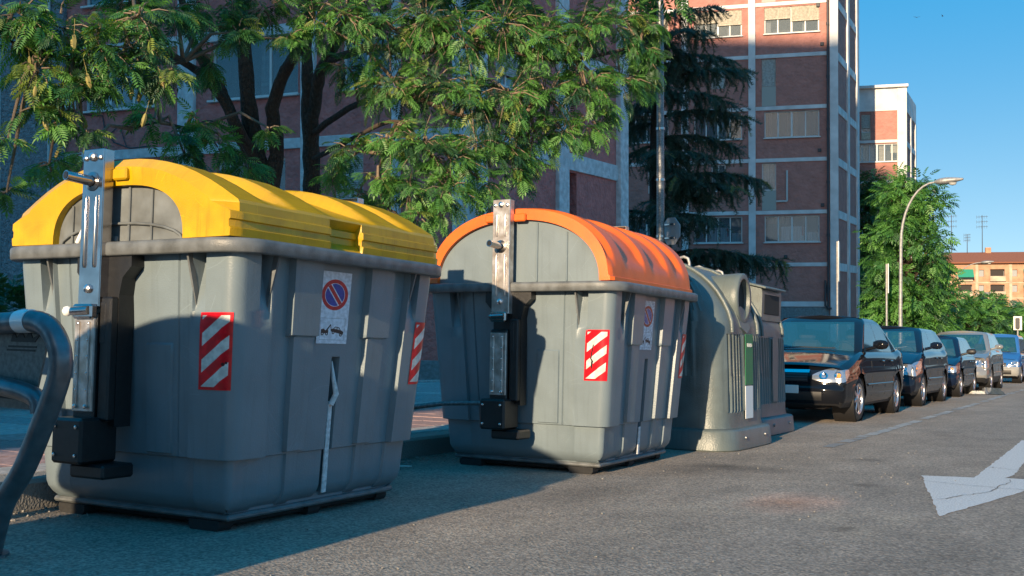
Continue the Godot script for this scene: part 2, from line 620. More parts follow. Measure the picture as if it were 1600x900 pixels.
func build_ground() -> void:
	structure("ground", sheet(stations([-400, 40, -40, 8, 40, 40, 400]), stations([160, 20, 0, 4, -140, 60, -1400]), -0.32), M["earth"])
	var blot := FastNoiseLite.new()
	blot.frequency = 0.55
	blot.fractal_octaves = 4
	var fine := FastNoiseLite.new()
	fine.seed = 5
	fine.frequency = 2.2
	fine.fractal_octaves = 4
	var colour := func(x: float, z: float) -> Color:
		var a := blot.get_noise_2d(x * 1.3, z * 0.5)
		var b := fine.get_noise_2d(x, z * 0.6)
		var k := 1.0 + 0.24 * a + 0.22 * b
		var c := Color(0.52, 0.445, 0.375)
		# dusty strip along the parking line, worn darker wheel tracks in the lane
		var dust := exp(-pow((x + 2.75) / 0.7, 2.0)) * (0.6 + 0.8 * absf(blot.get_noise_2d(x * 3.0 + 40.0, z * 1.2)))
		c = c.lerp(Color(0.66, 0.53, 0.41), clampf(0.75 * dust, 0.0, 1.0))
		var track := exp(-pow((x + 0.55) / 0.45, 2.0)) + exp(-pow((x - 1.2) / 0.45, 2.0))
		k *= 1.0 - 0.10 * track
		# oil and dirt beside the containers
		var oil := spot(x, z, -2.95, -7.9, 0.35, 0.7) + spot(x, z, -3.0, -6.1, 0.35, 0.9) * 0.7 + spot(x, z, -2.3, -6.9, 0.1, 0.35) + spot(x, z, -1.95, -9.6, 0.17, 0.16) * 1.6 + spot(x, z, -1.6, -7.7, 0.14, 0.14) * 1.6 + spot(x, z, -1.3, -5.7, 0.09, 0.12) * 1.5 + spot(x, z, -2.6, -8.2, 0.5, 0.35) * 1.2 + spot(x, z, -3.9, -3.3, 0.8, 0.5) * 0.5
		k *= 1.0 - clampf(oil, 0.0, 1.0) * (0.45 + 0.5 * b)
		# spilt pale pinkish dust
		var dustspot := spot(x, z, -1.78, -6.52, 0.34, 0.62)
		c = c.lerp(Color(0.95, 0.60, 0.45), clampf(dustspot * 1.3 * (0.75 + b), 0.0, 0.85))
		c = c.lerp(Color(0.66, 0.38, 0.25), clampf(spot(x, z, -1.84, -6.42, 0.2, 0.3) * 1.6 * (0.7 + b), 0.0, 0.7))
		var dust2 := spot(x, z, -1.25, -5.9, 0.55, 0.7) + spot(x, z, -2.1, -5.5, 0.5, 0.9)
		c = c.lerp(Color(0.60, 0.50, 0.39), clampf(dust2 * 0.8 * (0.6 + 1.5 * b), 0.0, 0.7))
		# gutter dirt
		c = c.lerp(Color(0.18, 0.155, 0.125), clampf((-x - 4.6) / 0.6, 0.0, 1.0) * 0.7)
		return Color(c.r * k, c.g * k, c.b * k)
	structure("road", sheet(stations([-5.19, 0.07, 0.6, 0.6, 9.0]), stations([14, 1.0, -2.5, 0.09, -14, 0.3, -45, 2.0, -170]), 0.0, colour), M["asphalt"])
	# pavement slab behind the kerb
	structure("pavement", sheet(stations([-30, 3.0, -5.5]), stations([14, 2.0, -170]), 0.15), M["pavement_base"])
	var kerb := Node3D.new()
	kerb.name = "kerb"
	add_child(kerb)
	kerb.set_meta("kind", "structure")
	var stone := box_mesh(Vector3(0.30, 0.36, 0.985), 0.022)
	for i in 50:
		var z := 3.5 - i
		part("kerb_stone", stone, M["kerb_stone"], kerb, Transform3D(ground_basis(-5.35, z, rng.randf_range(-0.006, 0.006)), on_ground(-5.35, z, -0.02 + rng.randf_range(-0.006, 0.006))))
	var rest := Shape.new()
	for i in 60:
		var z := -47.0 - i * 2.0
		rest.box(on_ground(-5.35, z, -0.02), Vector3(0.30, 0.36, 1.98), 0.02, ground_basis(-5.35, z))
	part("kerb_row", rest.mesh(), M["kerb_stone"], kerb)
	# paving: pink strip, pale strip, grey slabs
	var paving := Node3D.new()
	paving.name = "paving"
	add_child(paving)
	paving.set_meta("kind", "structure")
	var lay := func(n: String, x0: float, x1: float, z0: float, z1: float, sx: float, sz: float, mats: Array) -> void:
		var mesh := box_mesh(Vector3(sx - 0.012, 0.05, sz - 0.012), 0.006)
		var nx := roundi((x1 - x0) / sx)
		var nz := roundi((z0 - z1) / sz)
		for j in nz:
			for i in nx:
				var x: float = x0 + (i + 0.5) * sx
				var z: float = z0 - (j + 0.5) * sz
				part(n, mesh, M[mats[rng.randi() % mats.size()]], paving, Transform3D(ground_basis(x, z) * Basis(Vector3(1, 0, 0.3).normalized(), rng.randf_range(-0.005, 0.005)), on_ground(x, z, 0.139 + rng.randf_range(-0.002, 0.003))))
	lay.call("pale_paving_slab", -5.85, -5.5, -2.0, -14.0, 0.35, 0.6, ["tile_light"])
	lay.call("pink_paving_tile", -7.85, -5.85, -2.0, -14.0, 0.5, 0.5, ["tile_pink", "tile_pink", "tile_red"])
	lay.call("pale_paving_tile", -8.25, -7.85, -2.0, -16.4, 0.4, 0.6, ["tile_light"])
	lay.call("grey_paving_tile", -9.0, -8.25, -3.0, -16.2, 0.75, 0.6, ["tile_grey", "tile_grey", "tile_light"])
	lay.call("grey_paving_tile", -13.5, -9.0, -3.0, -22.2, 0.75, 0.6, ["tile_grey", "tile_grey", "tile_light"])
	var edging := Shape.new()
	for i in 24:
		var z := 2.0 - i * 1.2
		edging.box(on_ground(-13.62, z, 0.16), Vector3(0.22, 0.08, 1.19), 0.01, ground_basis(-13.6, z))
	part("pale_edging", edging.mesh(), M["tile_light"], paving)
	build_markings()


func flat_patch(s: Shape, pts: PackedVector2Array, up: float) -> void:
	var t := Geometry2D.triangulate_polygon(pts)
	for i in range(0, t.size(), 3):
		var a := pts[t[i]]
		var b := pts[t[i + 1]]
		var c := pts[t[i + 2]]
		var pa := on_ground(a.x, a.y, up)
		var pb := on_ground(b.x, b.y, up)
		var pc := on_ground(c.x, c.y, up)
		if (pb - pa).cross(pc - pa).y < 0:
			s.tri(pa, pc, pb)
		else:
			s.tri(pa, pb, pc)


func ragged(pts: Array, amount: float, step := 0.07) -> PackedVector2Array:
	var out := PackedVector2Array()
	for i in pts.size():
		var a: Vector2 = pts[i]
		var b: Vector2 = pts[(i + 1) % pts.size()]
		var k := maxi(1, int(a.distance_to(b) / step))
		for q in k:
			out.append(a.lerp(b, float(q) / k) + Vector2(rng.randf_range(-1, 1), rng.randf_range(-1, 1)) * amount)
	return out


func build_markings() -> void:
	# straight arrow painted for traffic coming towards the camera
	var arrow := Shape.new()
	arrow.colored = true
	arrow.tint = Color(1, 1, 1)
	flat_patch(arrow, ragged([Vector2(-1.36, -8.58), Vector2(-0.93, -6.46), Vector2(-0.44, -8.86), Vector2(-0.80, -8.82), Vector2(-0.76, -9.1), Vector2(-0.80, -13.0), Vector2(-1.00, -13.0), Vector2(-1.00, -8.9), Vector2(-1.0, -8.70)], 0.008), 0.004)
	# hairline cracks across the paint
	var crack := Shape.new()
	crack.colored = true
	crack.tint = Color(0.42, 0.41, 0.40)
	for q in [[Vector2(-1.28, -8.2), Vector2(-0.50, -8.05)], [Vector2(-1.05, -7.2), Vector2(-0.78, -7.9)], [Vector2(-1.02, -9.6), Vector2(-0.78, -9.5)], [Vector2(-0.8, -7.9), Vector2(-0.74, -8.7)]]:
		var last: Vector2 = q[0]
		for k in 9:
			var next: Vector2 = q[0].lerp(q[1], (k + 1) / 9.0) + Vector2(rng.randf_range(-0.02, 0.02), rng.randf_range(-0.03, 0.03))
			var side := (next - last).orthogonal().normalized() * rng.randf_range(0.002, 0.005)
			flat_patch(crack, PackedVector2Array([last - side, next - side, next + side, last + side]), 0.008)
			last = next
	part("paint_crack", crack.mesh(), M["asphalt"], self).set_meta("kind", "structure")
	var o := part("road_arrow", arrow.mesh(), M["road_paint"], self)
	o.set_meta("kind", "structure")
	var line := Shape.new()
	line.colored = true
	var z := -10.6
	while z > -60.0:
		var far := clampf((-z - 9.0) / 5.0, 0.0, 1.0)
		var length := rng.randf_range(0.25, 0.7)
		if rng.randf() < lerpf(0.55, 0.80, far):
			var k := lerpf(0.40, 0.72, far) * rng.randf_range(0.7, 1.0)
			line.tint = Color(k, k * 0.97, k * 0.92)
			var w := rng.randf_range(0.05, 0.07)
			var x := -2.56 + rng.randf_range(-0.012, 0.012)
			flat_patch(line, ragged([Vector2(x - w, z), Vector2(x + w, z + rng.randf_range(-0.05, 0.05)), Vector2(x + w, z - length), Vector2(x - w, z - length + rng.randf_range(-0.08, 0.08))], 0.012, 0.05), 0.004)
		z -= length + rng.randf_range(0.0, lerpf(0.3, 0.16, far))
	part("parking_line", line.mesh(), M["road_paint"], self).set_meta("kind", "structure")


# ---------- buildings ----------
# a wall in the x y plane that faces +z, with rectangular openings [x0, y0, x1, y1] and their reveals
func wall_mesh(x0: float, x1: float, y0: float, y1: float, holes: Array, reveal := 0.22) -> ArrayMesh:
	var s := Shape.new()
	var xs := [x0, x1]
	var ys := [y0, y1]
	for h in holes:
		xs.append_array([h[0], h[2]])
		ys.append_array([h[1], h[3]])
	xs.sort()
	ys.sort()
	for i in xs.size() - 1:
		for j in ys.size() - 1:
			if xs[i + 1] - xs[i] < 0.001 or ys[j + 1] - ys[j] < 0.001:
				continue
			var c := Vector2((xs[i] + xs[i + 1]) / 2, (ys[j] + ys[j + 1]) / 2)
			var open := false
			for h in holes:
				if c.x > h[0] and c.x < h[2] and c.y > h[1] and c.y < h[3]:
					open = true
			if not open:
				s.quad(Vector3(xs[i], ys[j], 0), Vector3(xs[i + 1], ys[j], 0), Vector3(xs[i + 1], ys[j + 1], 0), Vector3(xs[i], ys[j + 1], 0))
	for h in holes:
		var a := Vector3(h[0], h[1], 0)
		var b := Vector3(h[2], h[1], 0)
		var c := Vector3(h[2], h[3], 0)
		var d := Vector3(h[0], h[3], 0)
		var k := Vector3(0, 0, -reveal)
		s.quad(a, a + k, b + k, b)
		s.quad(b, b + k, c + k, c)
		s.quad(c, c + k, d + k, d)
		s.quad(d, d + k, a + k, a)
	return s.mesh()


# window in an opening of a facade: frame, panes, what is behind, blinds; parts of the facade's building
func window(parent: Node3D, at: Transform3D, h: Array, panes: int, style := {}) -> void:
	var w: float = h[2] - h[0]
	var t: float = h[3] - h[1]
	var frame := Shape.new()
	var fw: float = style.get("bar", 0.06)
	frame.box(Vector3(w / 2, fw / 2, 0), Vector3(w, fw, 0.07))
	frame.box(Vector3(w / 2, t - fw / 2, 0), Vector3(w, fw, 0.07))
	for i in panes + 1:
		var x := clampf(w * i / panes, fw / 2, w - fw / 2)
		frame.box(Vector3(x, t / 2, 0), Vector3(fw * (1.5 if i == panes / 2 and panes > 2 else 1.0), t - 2 * fw, 0.066))
	var o := part("window", frame.mesh(), M[style.get("frame", "window_frame")], parent, at * shift(h[0], h[1], -0.13))
	var pane := box_mesh(Vector3(w / panes - fw, t - 2 * fw, 0.008))
	for i in panes:
		part("pane", pane, M["pane"], o, shift(w * (i + 0.5) / panes, t / 2, 0))
	# the room behind: back, floor, ceiling, sides as one box open to the window
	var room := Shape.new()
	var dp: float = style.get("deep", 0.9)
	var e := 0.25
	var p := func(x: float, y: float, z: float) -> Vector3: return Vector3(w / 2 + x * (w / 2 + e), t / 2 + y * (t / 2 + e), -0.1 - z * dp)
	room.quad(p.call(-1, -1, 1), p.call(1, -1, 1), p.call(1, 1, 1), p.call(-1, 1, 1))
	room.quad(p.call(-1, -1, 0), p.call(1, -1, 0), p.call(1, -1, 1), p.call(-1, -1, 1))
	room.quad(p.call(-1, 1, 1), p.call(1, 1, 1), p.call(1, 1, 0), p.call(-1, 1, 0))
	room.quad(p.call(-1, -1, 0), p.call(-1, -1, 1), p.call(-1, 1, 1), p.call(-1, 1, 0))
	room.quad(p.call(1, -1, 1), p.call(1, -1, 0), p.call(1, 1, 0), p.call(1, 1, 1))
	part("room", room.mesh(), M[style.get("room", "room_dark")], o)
	for c in style.get("curtains", []):
		var s := Shape.new()
		var rows := []
		for k in 2:
			var row := PackedVector3Array()
			for q in 25:
				row.append(Vector3(lerpf(c[0] * w, c[1] * w, q / 24.0), (c[2] if k == 0 else c[3]) * t, -0.2 + 0.03 * sin(q * 1.9)))
			rows.append(row)
		s.grid(rows, false, 0.3)
		part("curtain", s.mesh(), M[c[4]], o)
	for c in style.get("blinds", []):
		# [from, to across, bottom fraction, material]: slats one by one
		var s := Shape.new()
		var y := t
		while y - 0.055 > c[2] * t:
			s.box(Vector3((c[0] + c[1]) / 2 * w, y - 0.028, 0.075), Vector3((c[1] - c[0]) * w - 0.03, 0.05, 0.018), 0.008)
			y -= 0.056
		s.box(Vector3((c[0] + c[1]) / 2 * w, y - 0.02, 0.078), Vector3((c[1] - c[0]) * w - 0.02, 0.05, 0.03), 0.01)
		part("roller_blind", s.mesh(), M[c[3]], o)
	if style.get("sill", true):
		part("sill", box_mesh(Vector3(w + 0.12, 0.06, 0.2), 0.01), M[style.get("sill_material", "window_frame")], o, shift(w / 2, -0.03, 0.14))


func frame_at(corner: Vector3, along: Vector3) -> Transform3D:
	var x := along.normalized()
	return Transform3D(Basis(x, Vector3.UP, x.cross(Vector3.UP)), corner)


func bar(parent: Node3D, n: String, at: Transform3D, x0: float, x1: float, y0: float, y1: float, out: float, material: String, deep := 0.1) -> void:
	part(n, box_mesh(Vector3(x1 - x0, y1 - y0, out + deep), 0.012), M[material], parent, at * shift((x0 + x1) / 2, (y0 + y1) / 2, (out - deep) / 2))


func build_left_block() -> void:
	var b := thing("apartment_building", "shaded mauve brick apartment building with pale columns and floor bands behind the leafy tree", "building", Transform3D())
	var corner := Vector3(-13.08, 0, -20.62)
	var fa := frame_at(corner, Vector3(0.9903, 0, -0.1393))
	var fb := frame_at(corner, Vector3(-0.0107, 0, -1))
	var holes := []
	var made := []
	for f in 4:
		var y := 2.9 * f
		made.append([[-11.78, 6.05 + y, -9.3, 7.62 + y], 3, {"curtains": [[0.34, 0.97, 0.0, 1.0, "plinth"]]} if f == 0 else {}])
		made.append([[-7.5, 6.05 + y, -4.83, 7.62 + y], 3, {"curtains": [[0.5, 0.62, 0.0, 1.0, "plinth"]]} if f == 0 else {}])
		made.append([[-3.55, 6.05 + y, -2.2, 7.30 + y], 2, {}])
	made.append([[-3.78, 3.0, -2.95, 4.48], 2, {"blinds": [[0.0, 1.0, 0.42, "shutter"]]}])
	made.append([[-11.6, 3.0, -9.6, 4.48], 2, {}])
	made.append([[-7.3, 3.0, -5.2, 4.48], 2, {}])
	for m in made:
		holes.append(m[0])
	part("wall", wall_mesh(-12.42, 0, -1.9, 17.0, holes), M["terracotta"], b, fa)
	for m in made:
		window(b, fa, m[0], m[1], m[2])
	# side that runs along the street, with its door recess
	var side_holes := [[4.86, -1.0, 5.42, 4.38]]
	for f in 4:
		side_holes.append([1.0, 6.1 + 2.9 * f, 2.3, 7.3 + 2.9 * f])
	part("wall", wall_mesh(0, 8.1, -1.9, 17.0, side_holes, 0.5), M["terracotta"], b, fb)
	part("door_recess", box_mesh(Vector3(0.6, 5.4, 0.04)), M["terracotta_seam"], b, fb * shift(5.14, 1.7, -0.52))
	for f in 4:
		window(b, fb, side_holes[f + 1], 2, {"blinds": [[0.0, 1.0, 0.3, "shutter"]]} if f == 0 else {})
	for f in 5:
		var y := 4.93 + 2.9 * f - 2.9
		for seg in [[-12.42, -8.5], [-7.98, -4.69], [-4.28, -2.12], [-1.92, -0.25]]:
			bar(b, "floor_band", fa, seg[0], seg[1], y - 0.26, y, 0.06, "white_concrete")
		if f > 0:
			for seg in [[0.42, 4.15], [4.75, 8.1]]:
				bar(b, "floor_band", fb, seg[0], seg[1], y - 0.50, y - 0.04, 0.06, "white_concrete")
	for seg in [[-8.5, -7.98], [-4.69, -4.28], [-2.12, -1.92]]:
		bar(b, "column", fa, seg[0], seg[1], -1.9, 17.0, 0.12, "white_concrete")
	bar(b, "column", fb, 4.15, 4.75, -1.9, 17.0, 0.12, "white_concrete")
	bar(b, "column", fb, 8.1, 8.68, -1.9, 17.0, 0.16, "white_concrete", 0.6)
	part("column", box_mesh(Vector3(0.62, 18.9, 0.62), 0.015), M["white_concrete"], b, Transform3D(fb.basis, corner + Vector3(-0.18, 7.55, -0.12)))
	bar(b, "plinth", fa, -12.42, -0.3, -2.2, -0.55, 0.05, "plinth")
	bar(b, "plinth", fb, 0.4, 4.15, -2.2, -0.62, 0.05, "plinth")
	bar(b, "plinth", fb, 5.42, 8.1, -2.2, -0.62, 0.05, "plinth")
	# brick joints on the side wall: thin grooves every metre or so
	for y in [1.05, 3.1, 5.95, 6.9]:
		bar(b, "wall_joint", fb, 5.5, 8.1, y, y + 0.012, 0.003, "terracotta_seam", 0.01)
	# grey rendered wing on the left
	part("stucco_wall", box_mesh(Vector3(2.3, 19.2, 8.0), 0.02), M["grey_stucco"], b, fa * shift(-13.57, 7.5, -3.85))
	part("corner_pillar", box_mesh(Vector3(0.5, 19.3, 8.0), 0.02), M["white_concrete"], b, fa * shift(-14.97, 7.5, -3.79))
	part("stucco_wall", box_mesh(Vector3(6.0, 19.2, 8.0), 0.02), M["grey_stucco"], b, fa * shift(-18.22, 7.5, -3.85))
	var pipe := Shape.new()
	pipe.rod(Vector3(-12.86, -1.5, 0.2), Vector3(-12.86, 16, 0.2), 0.035)
	for k in 6:
		pipe.box(Vector3(-12.86, 0.5 + 2.9 * k, 0.18), Vector3(0.12, 0.04, 0.08))
	part("downpipe", pipe.mesh(), M["pipe_light"], b, fa)
	part("meter_box", box_mesh(Vector3(0.3, 0.42, 0.16), 0.02), M["sign_white"], b, fa * shift(-12.2, 6.35, 0.08))
	var cable := Shape.new()
	cable.tube([Vector3(-12.2, 6.1, 0.05), Vector3(-11.6, 5.95, 0.03), Vector3(-11.1, 5.9, 0.03), Vector3(-11.02, 5.5, 0.03), Vector3(-10.7, 5.15, 0.03), Vector3(-10.1, 4.95, 0.08), Vector3(-9.4, 4.98, 0.08)], 0.018, 6)
	cable.tube([Vector3(-10.9, 5.35, 0.03), Vector3(-10.5, 5.6, 0.03), Vector3(-10.35, 5.2, 0.03), Vector3(-10.2, 4.98, 0.08)], 0.014, 6)
	part("cable", cable.mesh(), M["pipe_dark"], b, fa)
	# added dark core behind the facades, so that no light leaks through
	var core := Shape.new()
	core.prism(PackedVector2Array([Vector2(corner.x - 1.3, corner.z - 1.3), Vector2(corner.x - 1.3, corner.z - 8.6), Vector2(corner.x - 12.5, corner.z - 8.6), Vector2(corner.x - 12.5, corner.z + 0.3)]), -2.0, 17.0, Transform3D(Basis(Vector3(1, 0, 0), Vector3(0, 0, 1), Vector3(0, 1, 0)), Vector3.ZERO))
	part("light_blocking_core", core.mesh(), M["room_dark"], b)
	part("back_wall", box_mesh(Vector3(13.0, 19.0, 0.3)), M["terracotta"], b, fb * Transform3D(Basis(Vector3.UP, PI / 2), Vector3(8.5, 7.5, -6.4)))
	part("roof", box_mesh(Vector3(14.5, 0.4, 11.0), 0.03), M["white_concrete"], b, Transform3D(fb.basis * Basis(Vector3.UP, PI / 2), corner + Vector3(-6.6, 17.1, -4.0)))


func build_towers() -> void:
	# first tower: grid of pale columns and bands, its front lit by the sun only high up
	var t := thing("apartment_tower", "tall terracotta apartment tower with white concrete grid and windows beside the dark conifer", "building", Transform3D())
	var corner := Vector3(-13.51, 0, -58.12)
	var fa := frame_at(corner, Vector3(0.9627, 0, -0.2707))
	var fb := frame_at(corner, Vector3(-0.0661, 0, -0.9978))
	var holes := []
	var made := []
	for k in range(0, 8):
		var top := 2.87 + 2.88 * k       # band top above this storey
		var low := top - 2.88
		var wide := k % 2 == 1
		if k == 0:
			continue
		var wide_style := {}
		var narrow_style := {"sill": false}
		if k == 5:
			wide_style = {"blinds": [[0.0, 0.48, 0.55, "cream_blind"], [0.49, 1.0, 0.46, "cream_blind"]], "curtains": [[0.02, 0.12, 0.0, 0.6, "room_curtain"], [0.7, 0.78, 0.0, 0.6, "room_curtain"]]}
		elif k == 3:
			wide_style = {"curtains": [[0.0, 0.14, 0.0, 1.0, "room_wood"], [0.38, 0.62, 0.0, 1.0, "room_wood"], [0.88, 1.0, 0.0, 1.0, "room_wood"]]}
		elif k == 1:
			wide_style = {"curtains": [[0.3, 0.72, 0.0, 0.6, "room_curtain"], [0.78, 1.0, 0.0, 0.38, "room_curtain"], [0.0, 0.44, 0.7, 1.0, "room_wood"], [0.68, 0.72, 0.25, 0.6, "red_cloth"]]}
		if k == 4:
			narrow_style = {"blinds": [[0.0, 1.0, 0.02, "shutter"]], "sill": false}
		elif k == 2:
			narrow_style = {"curtains": [[0.0, 1.0, 0.0, 1.0, "plinth"]], "sill": false}
		for bay in [[0.9, 3.82, 3.2, 3.96], [5.03, 7.66, 5.93, 6.71], [9.1, 11.6, 9.5, 10.25], [13.0, 15.8, 13.6, 14.4]]:
			if wide:
				made.append([[-bay[1], low + 1.14, -bay[0], low + 2.60], 4, wide_style])
			else:
				made.append([[-bay[3], low + 1.12, -bay[2], low + 2.64], 1 if k != 2 or bay[0] < 4.0 else 2, narrow_style])
	for m in made:
		holes.append(m[0])
	part("wall", wall_mesh(-17.0, 0, -3.6, 23.2, holes), M["tower_terracotta"], t, fa)
	for m in made:
		window(t, fa, m[0], m[1], m[2])
	for k in range(2, 8, 2):
		var low := 2.87 + 2.88 * k - 2.88
		bar(t, "infill_panel", fa, -3.96, -3.2, low + 0.02, low + 1.11, 0.02, "infill_panel")
	for k in range(0, 8):
		var y := 2.87 + 2.88 * k
		for seg in [[-17.0, -12.4], [-12.0, -8.37], [-7.98, -4.68], [-4.30, -0.40]]:
			bar(t, "floor_band", fa, seg[0], seg[1], y - 0.21, y, 0.05, "tower_white")
		for seg in [[0.35, 3.35], [3.95, 6.8]]:
			bar(t, "floor_band", fb, seg[0], seg[1], y - 0.46, y - 0.02, 0.05, "tower_white")
	for seg in [[-12.4, -12.0], [-8.37, -7.98], [-4.68, -4.30]]:
		bar(t, "column", fa, seg[0], seg[1], -3.6, 23.2, 0.12, "tower_white")
	for seg in [[3.35, 3.95], [6.8, 7.6]]:
		bar(t, "column", fb, seg[0], seg[1], -3.6, 23.2, 0.10, "tower_white")
	part("corner_column", box_mesh(Vector3(0.44, 26.8, 0.44), 0.015), M["tower_white"], t, fa * shift(-0.14, 9.8, -0.08))
	part("wall", wall_mesh(0, 7.6, -3.6, 23.2, []), M["tower_terracotta"], t, fb)
	bar(t, "base_band", fa, -17.0, -0.4, 0.46, 0.74, 0.08, "tower_white")
	bar(t, "shop_front", fa, -17.0, -0.4, -3.5, 0.44, 0.04, "plinth")
	var pipe := Shape.new()
	pipe.rod(Vector3(-0.46, 0.3, 0.14), Vector3(-0.46, 23.2, 0.14), 0.06, -1, 8)
	for k in 7:
		pipe.rod(Vector3(-0.46, 1.4 + 2.88 * k, 0.14), Vector3(-0.46, 1.55 + 2.88 * k, 0.14), 0.085, -1, 8)
	pipe.tube([Vector3(-0.46, 0.9, 0.14), Vector3(-0.62, 1.9, 0.14), Vector3(-0.62, 0.5, 0.14), Vector3(-0.3, 0.35, 0.2)], 0.06, 8)
	part("downpipe", pipe.mesh(), M["pipe_dark"], t, fa)
	var light_pipe := Shape.new()
	light_pipe.rod(Vector3(-2.62, 6.25, 0.05), Vector3(-2.62, 7.95, 0.05), 0.05, -1, 8)
	light_pipe.rod(Vector3(-2.62, 6.25, 0.05), Vector3(-3.2, 6.25, 0.05), 0.05, -1, 8)
	part("flue_pipe", light_pipe.mesh(), M["pipe_light"], t, fa)
	for q in [[-0.75, 14.8], [-0.9, 9.0], [-0.75, 6.0], [-2.7, 3.2], [-0.95, 16.95]]:
		part("vent", box_mesh(Vector3(0.2, 0.2, 0.06), 0.02), M["pipe_dark"], t, fa * shift(q[0], q[1], 0.03))
	var core := Shape.new()
	core.box(Vector3(-8.6, 9.6, -4.6), Vector3(16.6, 26.0, 6.4))
	part("light_blocking_core", core.mesh(), M["room_dark"], t, fa)  # added dark core that keeps light from leaking through the windows
	part("roof", box_mesh(Vector3(17.6, 0.4, 9.0), 0.03), M["tower_white"], t, fa * shift(-8.4, 23.4, -4.1))

	# second tower, farther off, with a white parapet
	var u := thing("apartment_tower", "lower distant terracotta tower with blank white parapet above the street trees", "building", Transform3D())
	var c2 := Vector3(-13.01, 0, -75.79)
	var ga := frame_at(c2, Vector3(0.9627, 0, -0.2707))
	var gb := frame_at(c2, Vector3(-0.0661, 0, -0.9978))
	var h2 := [[-2.85, 12.4, -2.25, 13.65], [-3.3, 10.35, -0.35, 11.6], [-2.85, 6.8, -2.25, 8.0], [-3.3, 4.6, -0.35, 5.9], [-7.6, 10.35, -4.6, 11.6], [-7.0, 12.4, -6.2, 13.65]]
	part("wall", wall_mesh(-12.0, 0, -4.4, 13.85, h2), M["tower_terracotta"], u, ga)
	for i in h2.size():
		window(u, ga, h2[i], 1 if h2[i][2] - h2[i][0] < 1.0 else 6, {"blinds": [[0.0, 1.0, 0.25, "shutter"]], "sill": false} if i == 0 else {"curtains": [[0.0, 0.45, 0.0, 1.0, "cream_blind"], [0.55, 0.66, 0.0, 1.0, "cream_blind"], [0.8, 0.97, 0.5, 1.0, "cream_blind"]]})
	bar(u, "infill_panel", ga, -2.85, -2.25, 11.9, 12.39, 0.02, "cream_blind")
	part("wall", wall_mesh(0, 6.9, -4.4, 13.85, []), M["tower_terracotta"], u, gb)
	bar(u, "parapet", ga, -12.0, -0.3, 13.85, 15.45, 0.06, "tower_white", 0.3)
	bar(u, "parapet", gb, 0.3, 6.9, 13.85, 15.3, 0.06, "tower_white", 0.3)
	part("corner_column", box_mesh(Vector3(0.62, 19.9, 0.62), 0.015), M["tower_white"], u, ga * shift(-0.2, 5.5, -0.2))
	for y in [11.85, 9.05, 6.25, 3.4]:
		bar(u, "floor_band", ga, -12.0, -0.5, y - 0.2, y, 0.05, "tower_white")
		bar(u, "floor_band", gb, 0.3, 3.2, y - 0.4, y, 0.05, "tower_white")
		bar(u, "floor_band", gb, 3.8, 6.4, y - 0.4, y, 0.05, "tower_white")
	for seg in [[3.2, 3.8], [6.4, 6.9]]:
		bar(u, "column", gb, seg[0], seg[1], -4.4, 13.8, 0.08, "tower_white")
	part("roof", box_mesh(Vector3(12.4, 0.2, 7.4), 0.02), M["tower_white"], u, ga * shift(-6.0, 15.52, -3.4))
	var core2 := Shape.new()
	core2.box(Vector3(-6.2, 5.0, -4.0), Vector3(11.4, 19.0, 5.4))
	part("light_blocking_core", core2.mesh(), M["room_dark"], u, ga)  # added dark core, stops light leaking through this tower's windows

	# unseen block behind the camera, placed to shade lower storeys and pavement
	var s := thing("apartment_tower", "unseen tall terracotta slab block behind the viewer, placed to shade the tower fronts and the pavement", "building", Transform3D(Basis(), Vector3(-17.9, 0, 50.0)))
	part("wall", box_mesh(Vector3(32.0, 46.4, 14.0)), M["tower_terracotta"], s, shift(0, 21.8, 0))
	for k in 15:
		part("floor_band", box_mesh(Vector3(32.1, 0.24, 14.1)), M["tower_white"], s, shift(0, 1.0 + 2.88 * k, 0))
	part("roof", box_mesh(Vector3(32.2, 0.3, 14.2), 0.02), M["tower_white"], s, shift(0, 45.1, 0))
	# unseen block across the street, placed to be mirrored in the parked cars' doors
	var o := thing("apartment_building", "unseen orange apartment block across the street, out of view, placed to be mirrored in the parked cars", "building", Transform3D(Basis(), Vector3(19.0, 0, -58.0)))
	part("wall", box_mesh(Vector3(22.0, 18.0, 24.0)), M["tower_terracotta"], o, shift(0, 5.0, -12.0))
	for k in 4:
		part("floor_band", box_mesh(Vector3(22.1, 0.3, 24.1)), M["tower_white"], o, shift(0, -0.2 + 2.9 * k, -12.0))
		for q in 5:
			part("window", box_mesh(Vector3(2.2, 1.5, 0.06), 0.01), M["room_dark"], o, shift(-8.8 + 4.4 * q, 1.5 + 2.9 * k, 0.02))


